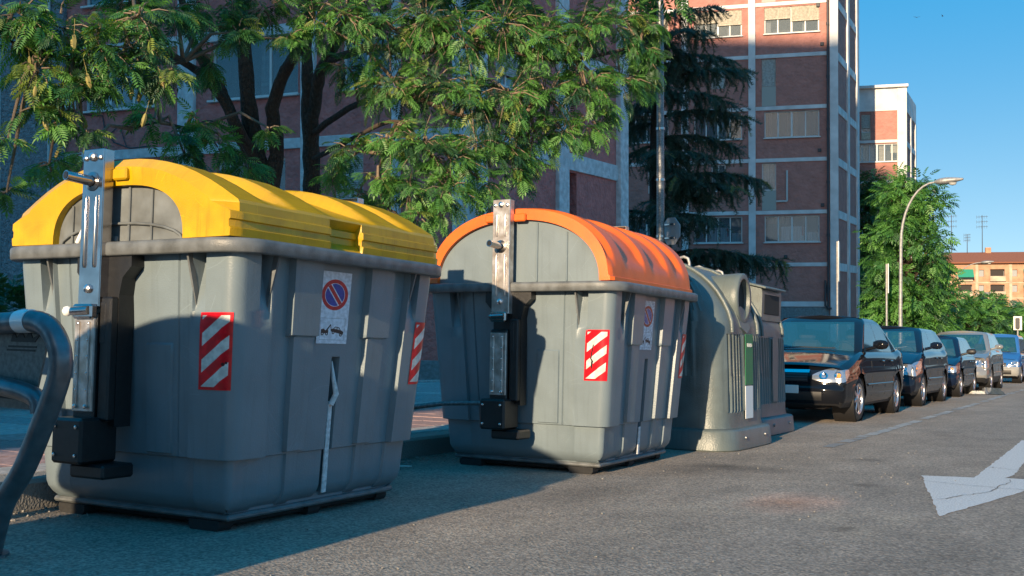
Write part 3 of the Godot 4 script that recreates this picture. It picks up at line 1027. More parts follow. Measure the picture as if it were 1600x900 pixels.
func build_far_blocks() -> void:
	var b := thing("apartment_building", "distant low orange apartment block with green awnings and tiled roof at the street's end", "building", Transform3D())
	var f := frame_at(Vector3(-29.3, -6.5, -214.5), Vector3(0.9627, 0, -0.2707))
	var holes := []
	var awnings := []
	for k in 4:
		var y := 2.0 + 2.9 * k
		for x in [1.9, 7.6, 13.4, 19.2, 25.0]:
			holes.append([x, y, x + 2.5, y + 2.2])
		for x in [5.6, 11.4, 17.2, 23.0]:
			holes.append([x, y + 0.8, x + 0.9, y + 2.1])
	part("wall", wall_mesh(0, 32, -2, 14.0, holes, 0.5), M["far_orange"], b, f)
	part("room_void", box_mesh(Vector3(32, 15.4, 7)), M["room_curtain"], b, f * shift(16, 6.2, -4.6))
	for h in holes:
		if h[2] - h[0] > 1.5:
			bar(b, "balcony", f, h[0] - 0.1, h[2] + 0.1, h[1] - 0.1, h[1] + 0.9, 0.5, "far_cream", 0.02)
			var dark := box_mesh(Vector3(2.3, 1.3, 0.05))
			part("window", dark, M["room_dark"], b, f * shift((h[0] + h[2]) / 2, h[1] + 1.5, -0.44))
		else:
			part("window", box_mesh(Vector3(0.86, 1.25, 0.05)), M["room_curtain"], b, f * shift((h[0] + h[2]) / 2, h[1] + 0.65, -0.3))
	for q in [[1.7, 12.9], [13.2, 12.9], [13.2, 10.0], [13.2, 7.1], [25.0, 10.0]]:
		var s := Shape.new()
		s.quad(Vector3(0, -1.5, 1.5), Vector3(2.8, -1.5, 1.5), Vector3(2.8, 0, 0.1), Vector3(0, 0, 0.1))
		s.quad(Vector3(0, 0, 0.06), Vector3(2.8, 0, 0.06), Vector3(2.8, -1.54, 1.46), Vector3(0, -1.54, 1.46))
		part("awning", s.mesh(), M["awning_green"], b, f * shift(q[0], q[1], 0.5))
	for k in 4:
		bar(b, "floor_band", f, 0, 32, 1.55 + 2.9 * k, 1.75 + 2.9 * k, 0.04, "far_cream")
	for x in [5.0, 10.9, 16.7, 22.5]:
		bar(b, "pilaster", f, x, x + 0.5, -2, 14.0, 0.06, "far_cream")
	bar(b, "side_panel", f, 17.9, 19.1, -2, 14.0, 0.05, "sign_white")
	var roof := Shape.new()
	roof.prism(PackedVector2Array([Vector2(0.8, 0.0), Vector2(0.8, 0.25), Vector2(-4.5, 2.3), Vector2(-10, 0.25), Vector2(-10, 0.0)]), -0.6, 32.6, Transform3D(Basis(Vector3(0, 0, 1), Vector3(0, 1, 0), Vector3(1, 0, 0)), Vector3(0, 14.0, 0)))
	var r := part("roof", roof.mesh(), M["roof_tile"], b, f)
	for x in [8.0, 19.0, 28.0]:
		part("chimney", box_mesh(Vector3(1.0, 1.8, 0.8), 0.04), M["far_orange"], r, shift(x, 16.3, -4.5))
	for q in [[1.4, 8.2, 1.0], [4.2, 4.4, 0.6], [6.9, 8.0, 1.0], [30.0, 3.0, 0.5]]:
		var a := thing("rooftop_antenna", ["tall lattice mast antenna on the far roof, leftmost", "short thin antenna between the two tall roof masts", "tall mast antenna on the far roof near the lamp post's right", "small antenna at the right end of the far tiled roof"][[1.4, 4.2, 6.9, 30.0].find(q[0])], "antenna", f * shift(q[0], 15.4, -4.0), "antennas on the far roof")
		var m := Shape.new()
		m.rod(Vector3.ZERO, Vector3(0, q[1], 0), 0.08, 0.05, 6)
		part("mast", m.mesh(), M["pipe_dark"], a)
		for k in 3:
			var e := Shape.new()
			var y: float = q[1] * (0.72 + 0.12 * k)
			e.rod(Vector3(-q[2], y, 0), Vector3(q[2], y + 0.1, 0), 0.035, -1, 5)
			for w in 5:
				e.rod(Vector3(-q[2] + w * q[2] * 0.45, y - 0.3, 0), Vector3(-q[2] + w * q[2] * 0.45, y + 0.3, 0), 0.025, -1, 4)
			part("aerial", e.mesh(), M["pipe_dark"], a)
	var c := thing("apartment_building", "distant cream apartment block half hidden by trees left of the orange block", "building", Transform3D())
	var g := frame_at(Vector3(-47.0, -6.5, -225.0), Vector3(0.9627, 0, -0.2707))
	part("wall", box_mesh(Vector3(14.0, 11.0, 8.0)), M["far_cream"], c, g * shift(7.0, 5.0, -4.0))
	for k in 3:
		for q in 4:
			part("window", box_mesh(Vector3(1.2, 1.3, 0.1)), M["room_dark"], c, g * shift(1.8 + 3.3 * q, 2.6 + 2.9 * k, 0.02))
	part("roof", box_mesh(Vector3(14.6, 0.5, 8.8), 0.05), M["roof_tile"], c, g * shift(7.0, 10.7, -4.0))


# ---------- containers ----------
const BODY_CORNER := 0.078


func body_half(y: float) -> Vector2:
	var k := clampf((y - 0.08) / 1.28, 0.0, 1.0)
	return Vector2(lerpf(0.70, 0.80, k), lerpf(0.78, 0.875, k))


func in_band(a: float, lo: float, hi: float) -> bool:
	return a > lo and a < hi


# how far the container's wall stands out of its basic form there
func body_relief(side: int, a: float, y: float) -> float:
	var under := 0.0
	if y < 0.17:
		under = -0.07 * pow((0.17 - y) / 0.09, 2.0)
	var low := y < 0.358
	var q := absf(a)
	if side % 2 == 1:
		if q > 0.60:
			if y > 1.06 and in_band(q, 0.62, 0.70):
				return -0.085 * clampf((y - 1.05) / 0.30, 0.0, 1.0)
			return under + (-0.04 if low else 0.0)
		if q < 0.034 and y < 0.86:
			return -0.12
		var c := absf(q - 0.33)
		if low:
			return under - (0.04 if c < 0.05 else 0.055)
		if y > 0.97 and c < 0.115:
			return 0.0
		if y <= 0.97 and y > 0.372 and c < 0.085:
			return -0.012
		return -0.04
	if q > 0.50:
		if y > 1.06 and in_band(q, 0.52, 0.60):
			return -0.085 * clampf((y - 1.05) / 0.30, 0.0, 1.0)
		return under + (-0.035 if low else 0.0)
	if low:
		return under - 0.04
	if in_band(a, 0.17, 0.36) and y < 0.92 and y > 0.372:
		return -0.012
	if in_band(q, 0.395, 0.405):
		return -0.034
	return -0.024


# entry: [0, side, metres along it] or [1, corner, 0..1]
func body_point(e: Array, y: float, out := 0.0) -> Vector3:
	var h := body_half(y)
	var k: int = e[1]
	var turn := Basis(Vector3.UP, PI / 2 * k)
	var half := h.y if k % 2 == 0 else h.x
	var wide := h.x if k % 2 == 0 else h.y
	var p: Vector3
	if e[0] == 0:
		var full := (0.80 if k % 2 == 0 else 0.875) - BODY_CORNER
		p = Vector3(e[2] / full * (wide - BODY_CORNER), 0, half + body_relief(k, e[2], y) + out)
	else:
		var ang: float = e[2] * PI / 2
		var r := BODY_CORNER + body_relief(k, 0.7, y if y < 0.36 else 0.5) + out
		p = Vector3(wide - BODY_CORNER + sin(ang) * r, 0, half - BODY_CORNER + cos(ang) * r)
	return turn * p + Vector3(0, y, 0)


func container_body() -> ArrayMesh:
	var breaks := {0: [0.50, 0.52, 0.60, 0.17, 0.36, 0.395, 0.405], 1: [0.60, 0.62, 0.70, 0.034, 0.215, 0.245, 0.415, 0.445, 0.28, 0.38]}
	var entries := []
	for k in 4:
		var full := (0.80 if k % 2 == 0 else 0.875) - BODY_CORNER
		var list := [-full, full, 0.0]
		for b in breaks[k % 2]:
			for s in [-1.0, 1.0]:
				for d in [-0.0035, 0.0035]:
					list.append(s * b + d)
		list.sort()
		for a in list:
			entries.append([0, k, a])
		for q in range(1, 7):
			entries.append([1, k, q / 7.0])
	var rows := []
	for y in [0.08, 0.09, 0.11, 0.14, 0.17, 0.25, 0.345, 0.356, 0.362, 0.370, 0.376, 0.45, 0.6, 0.75, 0.855, 0.865, 0.915, 0.925, 0.965, 0.975, 0.995, 1.02, 1.08, 1.10, 1.13, 1.16, 1.2, 1.3, 1.38]:
		var row := PackedVector3Array()
		for e in entries:
			row.append(body_point(e, y))
		rows.append(row)
	var s := Shape.new()
	s.grid(rows, true, 0.7)
	s.box(Vector3(0, 0.1, 0), Vector3(1.2, 0.04, 1.36))
	return s.mesh()


func rounded_loop(hx: float, hz: float, r: float, y: float, steps := 6) -> PackedVector3Array:
	var row := PackedVector3Array()
	for k in 4:
		var c := Vector3(hx - r, 0, hz - r) * Vector3(1 if k == 0 or k == 1 else -1, 0, 1 if k == 0 or k == 3 else -1)
		for q in steps + 1:
			var a := PI / 2 * (k + float(q) / steps)
			row.append(c + Vector3(sin(a) * r, y, cos(a) * r))
	return row


func container_rim() -> ArrayMesh:
	var s := Shape.new()
	var rows := []
	for q in [[-0.01, 1.365], [0.055, 1.358], [0.072, 1.358], [0.080, 1.366], [0.082, 1.412], [0.077, 1.424], [0.065, 1.43], [-0.05, 1.43], [-0.055, 1.40]]:
		rows.append(rounded_loop(0.80 + q[0], 0.875 + q[0], maxf(0.12 + q[0], 0.03), q[1]))
	s.grid(rows, true, 0.6)
	# gusset fins that carry the rim at each corner
	for sx in [-1.0, 1.0]:
		for sz in [-1.0, 1.0]:
			for w in 2:
				var poly := PackedVector2Array([Vector2(0, 1.37), Vector2(0.035, 1.37), Vector2(-0.06, 1.02), Vector2(-0.08, 1.02)])
				var along := 0.61 if w == 0 else 0.508
				if w == 0:
					s.prism(poly, -0.006, 0.006, Transform3D(Basis(Vector3(sx, 0, 0), Vector3.UP, Vector3(0, 0, sx)), Vector3(sx * 0.80, 0, sz * along)))
				else:
					s.prism(poly, -0.006, 0.006, Transform3D(Basis(Vector3(0, 0, sz), Vector3.UP, Vector3(-sz, 0, 0)), Vector3(sx * along, 0, sz * 0.875)))
	return s.mesh()


func smooth(a: float, lo: float, hi: float) -> float:
	return smoothstep(lo, hi, a)


# half arch from right to left as (x, y)
func lid_profile(kind: String) -> Array:
	var out := []
	if kind == "yellow":
		for q in [[0.800, 1.436], [0.806, 1.475], [0.794, 1.480], [0.793, 1.512], [0.804, 1.518], [0.803, 1.552], [0.792, 1.558], [0.790, 1.60], [0.780, 1.618], [0.74, 1.642], [0.68, 1.678], [0.6, 1.722], [0.5, 1.768], [0.4, 1.806], [0.3, 1.832], [0.2, 1.850], [0.1, 1.860], [0.0, 1.862]]:
			out.append(Vector2(q[0], q[1]))
	else:
		out.append(Vector2(0.806, 1.436))
		out.append(Vector2(0.806, 1.462))
		out.append(Vector2(0.788, 1.470))
		for q in range(1, 19):
			var a := PI / 2 * q / 18.0
			out.append(Vector2(0.785 * pow(cos(a), 0.94), 1.47 + 0.545 * pow(sin(a), 0.90)))
	for i in range(out.size() - 2, -1, -1):
		out.append(Vector2(-out[i].x, out[i].y))
	return out


func container_lid(kind: String) -> ArrayMesh:
	var profile := lid_profile(kind)
	var arch := []
	var n := profile.size()
	for i in n:
		var a := PI * i / (n - 1.0)
		if kind == "yellow":
			arch.append(Vector2(0.47 * signf(cos(a)) * pow(absf(cos(a)), 0.75), 1.436 + 0.285 * pow(sin(a), 0.8)))
		else:
			arch.append(Vector2(0.70 * signf(cos(a)) * pow(absf(cos(a)), 0.92), 1.436 + 0.475 * pow(sin(a), 0.90)))
	var zs := [-0.86]
	var z := -0.86
	while z < 0.8599:
		z += 0.02
		zs.append(z)
	for e in [-0.113, -0.107, 0.167, 0.173]:
		zs.append(e)
	zs.sort()
	var ribs := [[0.32, 0.10], [-0.38, 0.10], [-0.80, 0.14], [0.80, 0.10]] if kind == "yellow" else [[0.70, 0.07], [0.12, 0.045], [-0.42, 0.045], [-0.80, 0.06]]
	var rows := []
	var lit := 0.07
	for zz in zs:
		var valley := 1.0
		for r in ribs:
			var d: float = zz - r[0]
			var on: float
			if d > 0:
				on = 1.0 - smooth(d, r[1], r[1] + lit)
			else:
				on = 1.0 - smooth(-d, r[1], r[1] + (0.16 if kind == "yellow" else 0.10))
			valley = minf(valley, 1.0 - on)
		var row := PackedVector3Array()
		for p in profile:
			var q: Vector2 = p
			var x := absf(q.x)
			var drop := 0.0
			var inset := 0.0
			if kind == "yellow":
				if q.y > 1.61:
					drop = 0.075 * valley * sin(PI * clampf((0.80 - x) / 0.78, 0.0, 1.0))
				elif zz > -0.11 and zz < 0.17 and q.y > 1.47 and q.y < 1.575 :
					inset = 0.045
			elif q.y > 1.48:
				var w := smooth(q.y, 1.54, 1.70) * (1.0 - 0.75 * smooth(0.35 - x, 0.0, 0.35))
				drop = 0.035 * valley * w
				inset = 0.035 * valley * w * x
			row.append(Vector3(q.x - signf(q.x) * inset, q.y - drop, zz))
		rows.append(row)
	var make := func(s: float) -> Array:
		var extra := []
		var r0 := PackedVector3Array()
		var r1 := PackedVector3Array()
		var r2 := PackedVector3Array()
		var r3 := PackedVector3Array()
		for i in n:
			var p: Vector2 = profile[i]
			var a: Vector2 = arch[i]
			var m := 0.34 if kind == "yellow" else 0.2
			var b := p.lerp(a, m)
			if p.y < 1.6 and kind == "yellow":
				b = p.lerp(a, 0.05)
			r0.append(Vector3(b.x, maxf(b.y, 1.436), s * (0.915 if kind == "yellow" else 0.90)))
			r1.append(Vector3(a.x, a.y, s * 0.905))
			r2.append(Vector3(a.x, a.y, s * 0.80))
			r3.append(Vector3(a.x * 1.05, a.y + 0.02, s * 0.795))
		return [r0, r1, r2]
	var front: Array = make.call(1.0)
	var back: Array = make.call(-1.0)
	back.reverse()
	var s := Shape.new()
	s.grid(back + rows + front, false, 0.9)
	return s.mesh()


func container_end_panel(kind: String, side: float) -> ArrayMesh:
	var s := Shape.new()
	for e in [side]:
		var poly := PackedVector2Array()
		var w := 0.52 if kind == "yellow" else 0.715
		var t := 0.31 if kind == "yellow" else 0.485
		for i in 25:
			var a := PI * i / 24.0
			poly.append(Vector2(w * cos(a), 1.40 + (t + 0.03) * pow(maxf(sin(a), 0.0), 0.86)))
		s.prism(poly, e * 0.845 - 0.02, e * 0.845 + 0.02)
		for x in ([-0.36, 0.06, 0.22] if kind == "yellow" else [-0.17, 0.17, 0.42]):
			var top := 1.42 + t * sqrt(maxf(0.0, 1.0 - pow(x / w, 2.0)))
			s.box(Vector3(x, (1.43 + top) / 2, e * 0.868), Vector3(0.014, top - 1.44, 0.02), 0.004)
		if kind == "yellow":
			var hoop := []
			for i in 13:
				var a := PI * i / 12.0
				hoop.append(Vector3(0.44 * cos(a), 1.43 + 0.10 * sin(a), e * 0.875))
			s.tube(hoop, 0.008, 6)
			s.box(Vector3(-0.16, 1.45, e * 0.88), Vector3(0.30, 0.03, 0.02), 0.005)
	return s.mesh()


# steel lifting post with its pins, plates and black housing, in the frame of one end (z outwards)
func lift_post(c: Node3D, at: Transform3D, steel: String) -> void:
	var s := Shape.new()
	var top := 1.90 if steel == "steel" else 2.06
	var joint := 1.10 if steel == "steel" else 1.19
	var tall := top - joint
	var zf := 0.055
	# folded channel: front plate and two flanges, pressed beads
	s.box(Vector3(0, (top + joint) / 2, zf), Vector3(0.148, tall, 0.008), 0.003)
	for e in [-1.0, 1.0]:
		s.box(Vector3(e * 0.071, (top + joint) / 2, zf - 0.034), Vector3(0.006, tall, 0.06), 0.002)
		var bead := Shape.new()
		for q in ([[1.66, 1.30]] if steel == "steel" else [[1.95, 1.78], [1.64, 1.33]]):
			s.tube([Vector3(e * 0.036, q[0], zf + 0.001), Vector3(e * 0.036, q[0] - 0.012, zf + 0.005), Vector3(e * 0.036, q[1] + 0.012, zf + 0.005), Vector3(e * 0.036, q[1], zf + 0.001)], 0.011, 8)
	s.box(Vector3(0, top - 0.002, zf - 0.034), Vector3(0.14, 0.006, 0.06), 0.002)
	var post := part("lift_post", s.mesh(), M[steel], c, at)
	var bolt := Shape.new()
	bolt.lathe([Vector2(0.0, -0.002), Vector2(0.014, 0.0), Vector2(0.014, 0.008), Vector2(0.008, 0.012), Vector2(0.0, 0.013)], 8, Transform3D(Basis(Vector3.RIGHT, PI / 2), Vector3.ZERO))
	var bolt_mesh := bolt.mesh()
	for q in [[-0.052, top - 0.045, 1.0], [0.0, top - 0.04, 1.6], [0.052, top - 0.045, 1.0], [0.0, joint + 0.09, 1.6]]:
		part("bolt", bolt_mesh, M["bolt_steel"], post, Transform3D(Basis().scaled(Vector3.ONE * q[2]), Vector3(q[0], q[1], zf + 0.004)))
	# trunnion pin
	var pin := Shape.new()
	var py := 1.735 if steel == "steel" else 1.70
	pin.rod(Vector3(0, py, zf), Vector3(-0.02, py + 0.012, zf + 0.15), 0.026, 0.026, 14)
	pin.lathe([Vector2(0.05, 0.0), Vector2(0.05, 0.008), Vector2(0.03, 0.012)], 14, Transform3D(Basis(Vector3.RIGHT, PI / 2), Vector3(0, py, zf)))
	part("lift_pin", pin.mesh(), M["steel"], c, at)
	var bore := Shape.new()
	bore.rod(Vector3(-0.02, py + 0.012, zf + 0.1505), Vector3(-0.0202, py + 0.0121, zf + 0.152), 0.019, 0.019, 14)
	part("pin_bore", bore.mesh(), M["black_plastic"], c, at)
	# latch with white capped lever
	var latch := Shape.new()
	latch.box(Vector3(0.0, joint - 0.025, zf + 0.02), Vector3(0.14, 0.075, 0.05), 0.012)
	latch.rod(Vector3(-0.06, joint - 0.025, zf + 0.045), Vector3(0.06, joint - 0.02, zf + 0.045), 0.022, 0.022, 10)
	part("latch", latch.mesh(), M["steel"], c, at)
	if steel == "steel":
		var knob := Shape.new()
		knob.lathe([Vector2(0, -0.026), Vector2(0.018, -0.02), Vector2(0.026, 0), Vector2(0.018, 0.02), Vector2(0, 0.026)], 12, Transform3D(Basis(), Vector3(-0.085, joint - 0.025, zf + 0.055)), 0.2)
		part("lever_knob", knob.mesh(), M["white_cap"], c, at)
	# lower bolted plate
	var low := Shape.new()
	low.box(Vector3(-0.005, 0.81, zf + 0.012), Vector3(0.138, 0.47, 0.008), 0.003)
	low.box(Vector3(-0.072, 0.81, zf - 0.02), Vector3(0.006, 0.47, 0.06), 0.002)
	low.box(Vector3(0.062, 0.81, zf - 0.02), Vector3(0.006, 0.47, 0.06), 0.002)
	for e in [-0.043, 0.032]:
		low.box(Vector3(e, 0.81, zf + 0.019), Vector3(0.016, 0.43, 0.008), 0.003)
	var plate := part("bolted_plate", low.mesh(), M["worn_steel"], c, at)
	for k in 6:
		for e in [-0.043, 0.032]:
			part("bolt", bolt_mesh, M["bolt_steel"], plate, Transform3D(Basis().scaled(Vector3.ONE * (0.42 if k > 0 else 0.8)), Vector3(e, 0.60 + 0.083 * k, zf + 0.022)))
	# black housing behind, flaring out under the rim
	var h := Shape.new()
	h.prism(PackedVector2Array([Vector2(-0.085, 0.56), Vector2(0.155, 0.50), Vector2(0.155, 1.16), Vector2(0.175, 1.25), Vector2(0.235, 1.305), Vector2(0.235, 1.36), Vector2(-0.16, 1.36), Vector2(-0.16, 1.28), Vector2(-0.085, 1.20)]), -0.10, 0.0, Transform3D())
	h.box(Vector3(0.115, 0.84, 0.02), Vector3(0.075, 0.62, 0.055), 0.01)
	h.box(Vector3(-0.005, 0.80, 0.032), Vector3(0.15, 0.54, 0.06), 0.01)
	h.box(Vector3(0.1, 1.02, 0.025), Vector3(0.05, 0.22, 0.05), 0.01)
	part("housing", h.mesh(), M["black_plastic"], c, at)
	var b := Shape.new()
	b.box(Vector3(0.0, 0.435, 0.045), Vector3(0.215, 0.225, 0.23), 0.014)
	var gearbox := part("gear_box", b.mesh(), M["black_plastic"], c, at)
	for ex in [-0.075, 0.075]:
		for ey in [-0.07, 0.07]:
			part("bolt", bolt_mesh, M["bolt_steel"], gearbox, Transform3D(Basis().scaled(Vector3.ONE * 0.7), Vector3(ex, 0.435 + ey, 0.161)))
	part("support_bracket", box_mesh(Vector3(0.24, 0.07, 0.2), 0.012), M["black_plastic"], c, at * shift(0.08, 0.285, 0.0))


func draw_polygon(im: Image, poly: PackedVector2Array, c: Color) -> void:
	var lo := poly[0]
	var hi := poly[0]
	for p in poly:
		lo = lo.min(p)
		hi = hi.max(p)
	for y in range(maxi(0, int(lo.y)), mini(im.get_height(), int(hi.y) + 1)):
		for x in range(maxi(0, int(lo.x)), mini(im.get_width(), int(hi.x) + 1)):
			if Geometry2D.is_point_in_polygon(Vector2(x + 0.5, y + 0.5), poly):
				im.set_pixel(x, y, c)


func disc(im: Image, c: Vector2, r0: float, r1: float, col: Color) -> void:
	for y in range(maxi(0, int(c.y - r1)), mini(im.get_height(), int(c.y + r1) + 1)):
		for x in range(maxi(0, int(c.x - r1)), mini(im.get_width(), int(c.x + r1) + 1)):
			var d := Vector2(x + 0.5, y + 0.5).distance_to(c)
			if d >= r0 and d <= r1:
				im.set_pixel(x, y, col)


func scuff(im: Image, amount: float, seed_value: int) -> void:
	var f := FastNoiseLite.new()
	f.seed = seed_value
	f.frequency = 0.03
	f.fractal_octaves = 4
	for y in im.get_height():
		for x in im.get_width():
			var k := 1.0 - amount * clampf(0.5 + f.get_noise_2d(x, y) * 1.4, 0.0, 1.0)
			var c := im.get_pixel(x, y)
			im.set_pixel(x, y, Color(c.r * k, c.g * k, c.b * k))


func no_parking_print(faded: bool) -> ImageTexture:
	var w := 200
	var h := 400
	var im := Image.create(w, h, false, Image.FORMAT_RGB8)
	im.fill(Color(0.86, 0.87, 0.90))
	var red := Color(0.80, 0.10, 0.13) if not faded else Color(0.80, 0.30, 0.18)
	var blue := Color(0.10, 0.24, 0.60) if not faded else Color(0.50, 0.44, 0.66)
	var ink := Color(0.09, 0.09, 0.10)
	var c := Vector2(98, 128)
	disc(im, c, 0, 86, red)
	disc(im, c, 0, 66, Color(0.88, 0.88, 0.92))
	disc(im, c, 0, 62, blue)
	var u := Vector2(0.62, 0.78)
	var side := Vector2(-u.y, u.x)
	for q in [[17.0, Color(0.88, 0.88, 0.92)], [11.0, red]]:
		draw_polygon(im, PackedVector2Array([c - u * 64 + side * q[0], c + u * 64 + side * q[0], c + u * 64 - side * q[0], c - u * 64 - side * q[0]]), q[1])
	disc(im, c, 65, 86, red)
	# framed pictogram: tow truck lifting a car
	for q in [[18, 258, 182, 260], [18, 378, 182, 380], [18, 258, 20, 380], [180, 258, 182, 380]]:
		im.fill_rect(Rect2i(q[0], q[1], q[2] - q[0], q[3] - q[1]), Color(0.55, 0.56, 0.58))
	draw_polygon(im, PackedVector2Array([Vector2(26, 336), Vector2(26, 322), Vector2(44, 318), Vector2(52, 326), Vector2(74, 326), Vector2(74, 344), Vector2(26, 344)]), ink)
	draw_polygon(im, PackedVector2Array([Vector2(56, 328), Vector2(84, 292), Vector2(90, 294), Vector2(66, 330)]), ink)
	draw_polygon(im, PackedVector2Array([Vector2(85, 294), Vector2(89, 294), Vector2(92, 316), Vector2(88, 316)]), ink)
	draw_polygon(im, PackedVector2Array([Vector2(88, 318), Vector2(106, 316), Vector2(118, 304), Vector2(144, 308), Vector2(156, 324), Vector2(174, 332), Vector2(172, 348), Vector2(90, 332)]), ink)
	draw_polygon(im, PackedVector2Array([Vector2(110, 317), Vector2(120, 308), Vector2(128, 309), Vector2(128, 319)]), Color(0.8, 0.8, 0.82))
	draw_polygon(im, PackedVector2Array([Vector2(132, 310), Vector2(142, 312), Vector2(150, 323), Vector2(132, 320)]), Color(0.8, 0.8, 0.82))
	for p in [Vector2(36, 346), Vector2(64, 346), Vector2(106, 338), Vector2(156, 350)]:
		disc(im, p, 0, 9, ink)
		disc(im, p, 0, 4, Color(0.8, 0.8, 0.82))
	scuff(im, 0.12 if not faded else 0.2, 3)
	return ImageTexture.create_from_image(im)


func chevron_print(variant: int) -> ImageTexture:
	var w := 100
	var h := 210
	var im := Image.create(w, h, false, Image.FORMAT_RGB8)
	for y in h:
		for x in w:
			var k := fposmod((y + x * 0.80 - 26.0) / 72.0, 1.0)
			var edge := x < 8 or y < 8 or x > w - 9 or y > h - 9
			im.set_pixel(x, y, Color(0.88, 0.04, 0.12) if k < 0.5 or edge else Color(0.82, 0.83, 0.80))
	if variant == 1:
		draw_polygon(im, PackedVector2Array([Vector2(34, 60), Vector2(38, 62), Vector2(30, 118), Vector2(38, 130), Vector2(34, 165), Vector2(28, 150), Vector2(30, 128), Vector2(24, 118)]), Color(0.15, 0.14, 0.14))
	else:
		disc(im, Vector2(78, 140), 0, 5, Color(0.3, 0.1, 0.12))
		disc(im, Vector2(86, 136), 0, 3, Color(0.2, 0.1, 0.12))
	scuff(im, 0.14, 9 + variant)
	return ImageTexture.create_from_image(im)


func print_material(n: String, t: Texture2D, rough := 0.4) -> StandardMaterial3D:
	var m := mat(n, Color.WHITE, rough)
	m.albedo_texture = t
	return m


# sticker laid on the container's wall along a list of perimeter entries
func wall_sticker(entries: Array, y0: float, y1: float) -> ArrayMesh:
	var rows := []
	for out in [0]:
		for k in 7:
			var y := lerpf(y0, y1, k / 6.0)
			var row := PackedVector3Array()
			for e in entries:
				row.append(body_point(e, y, 0.004))
			rows.append(row)
	var s := Shape.new()
	s.grid(rows, false, 0.5, null, true)
	return s.mesh()


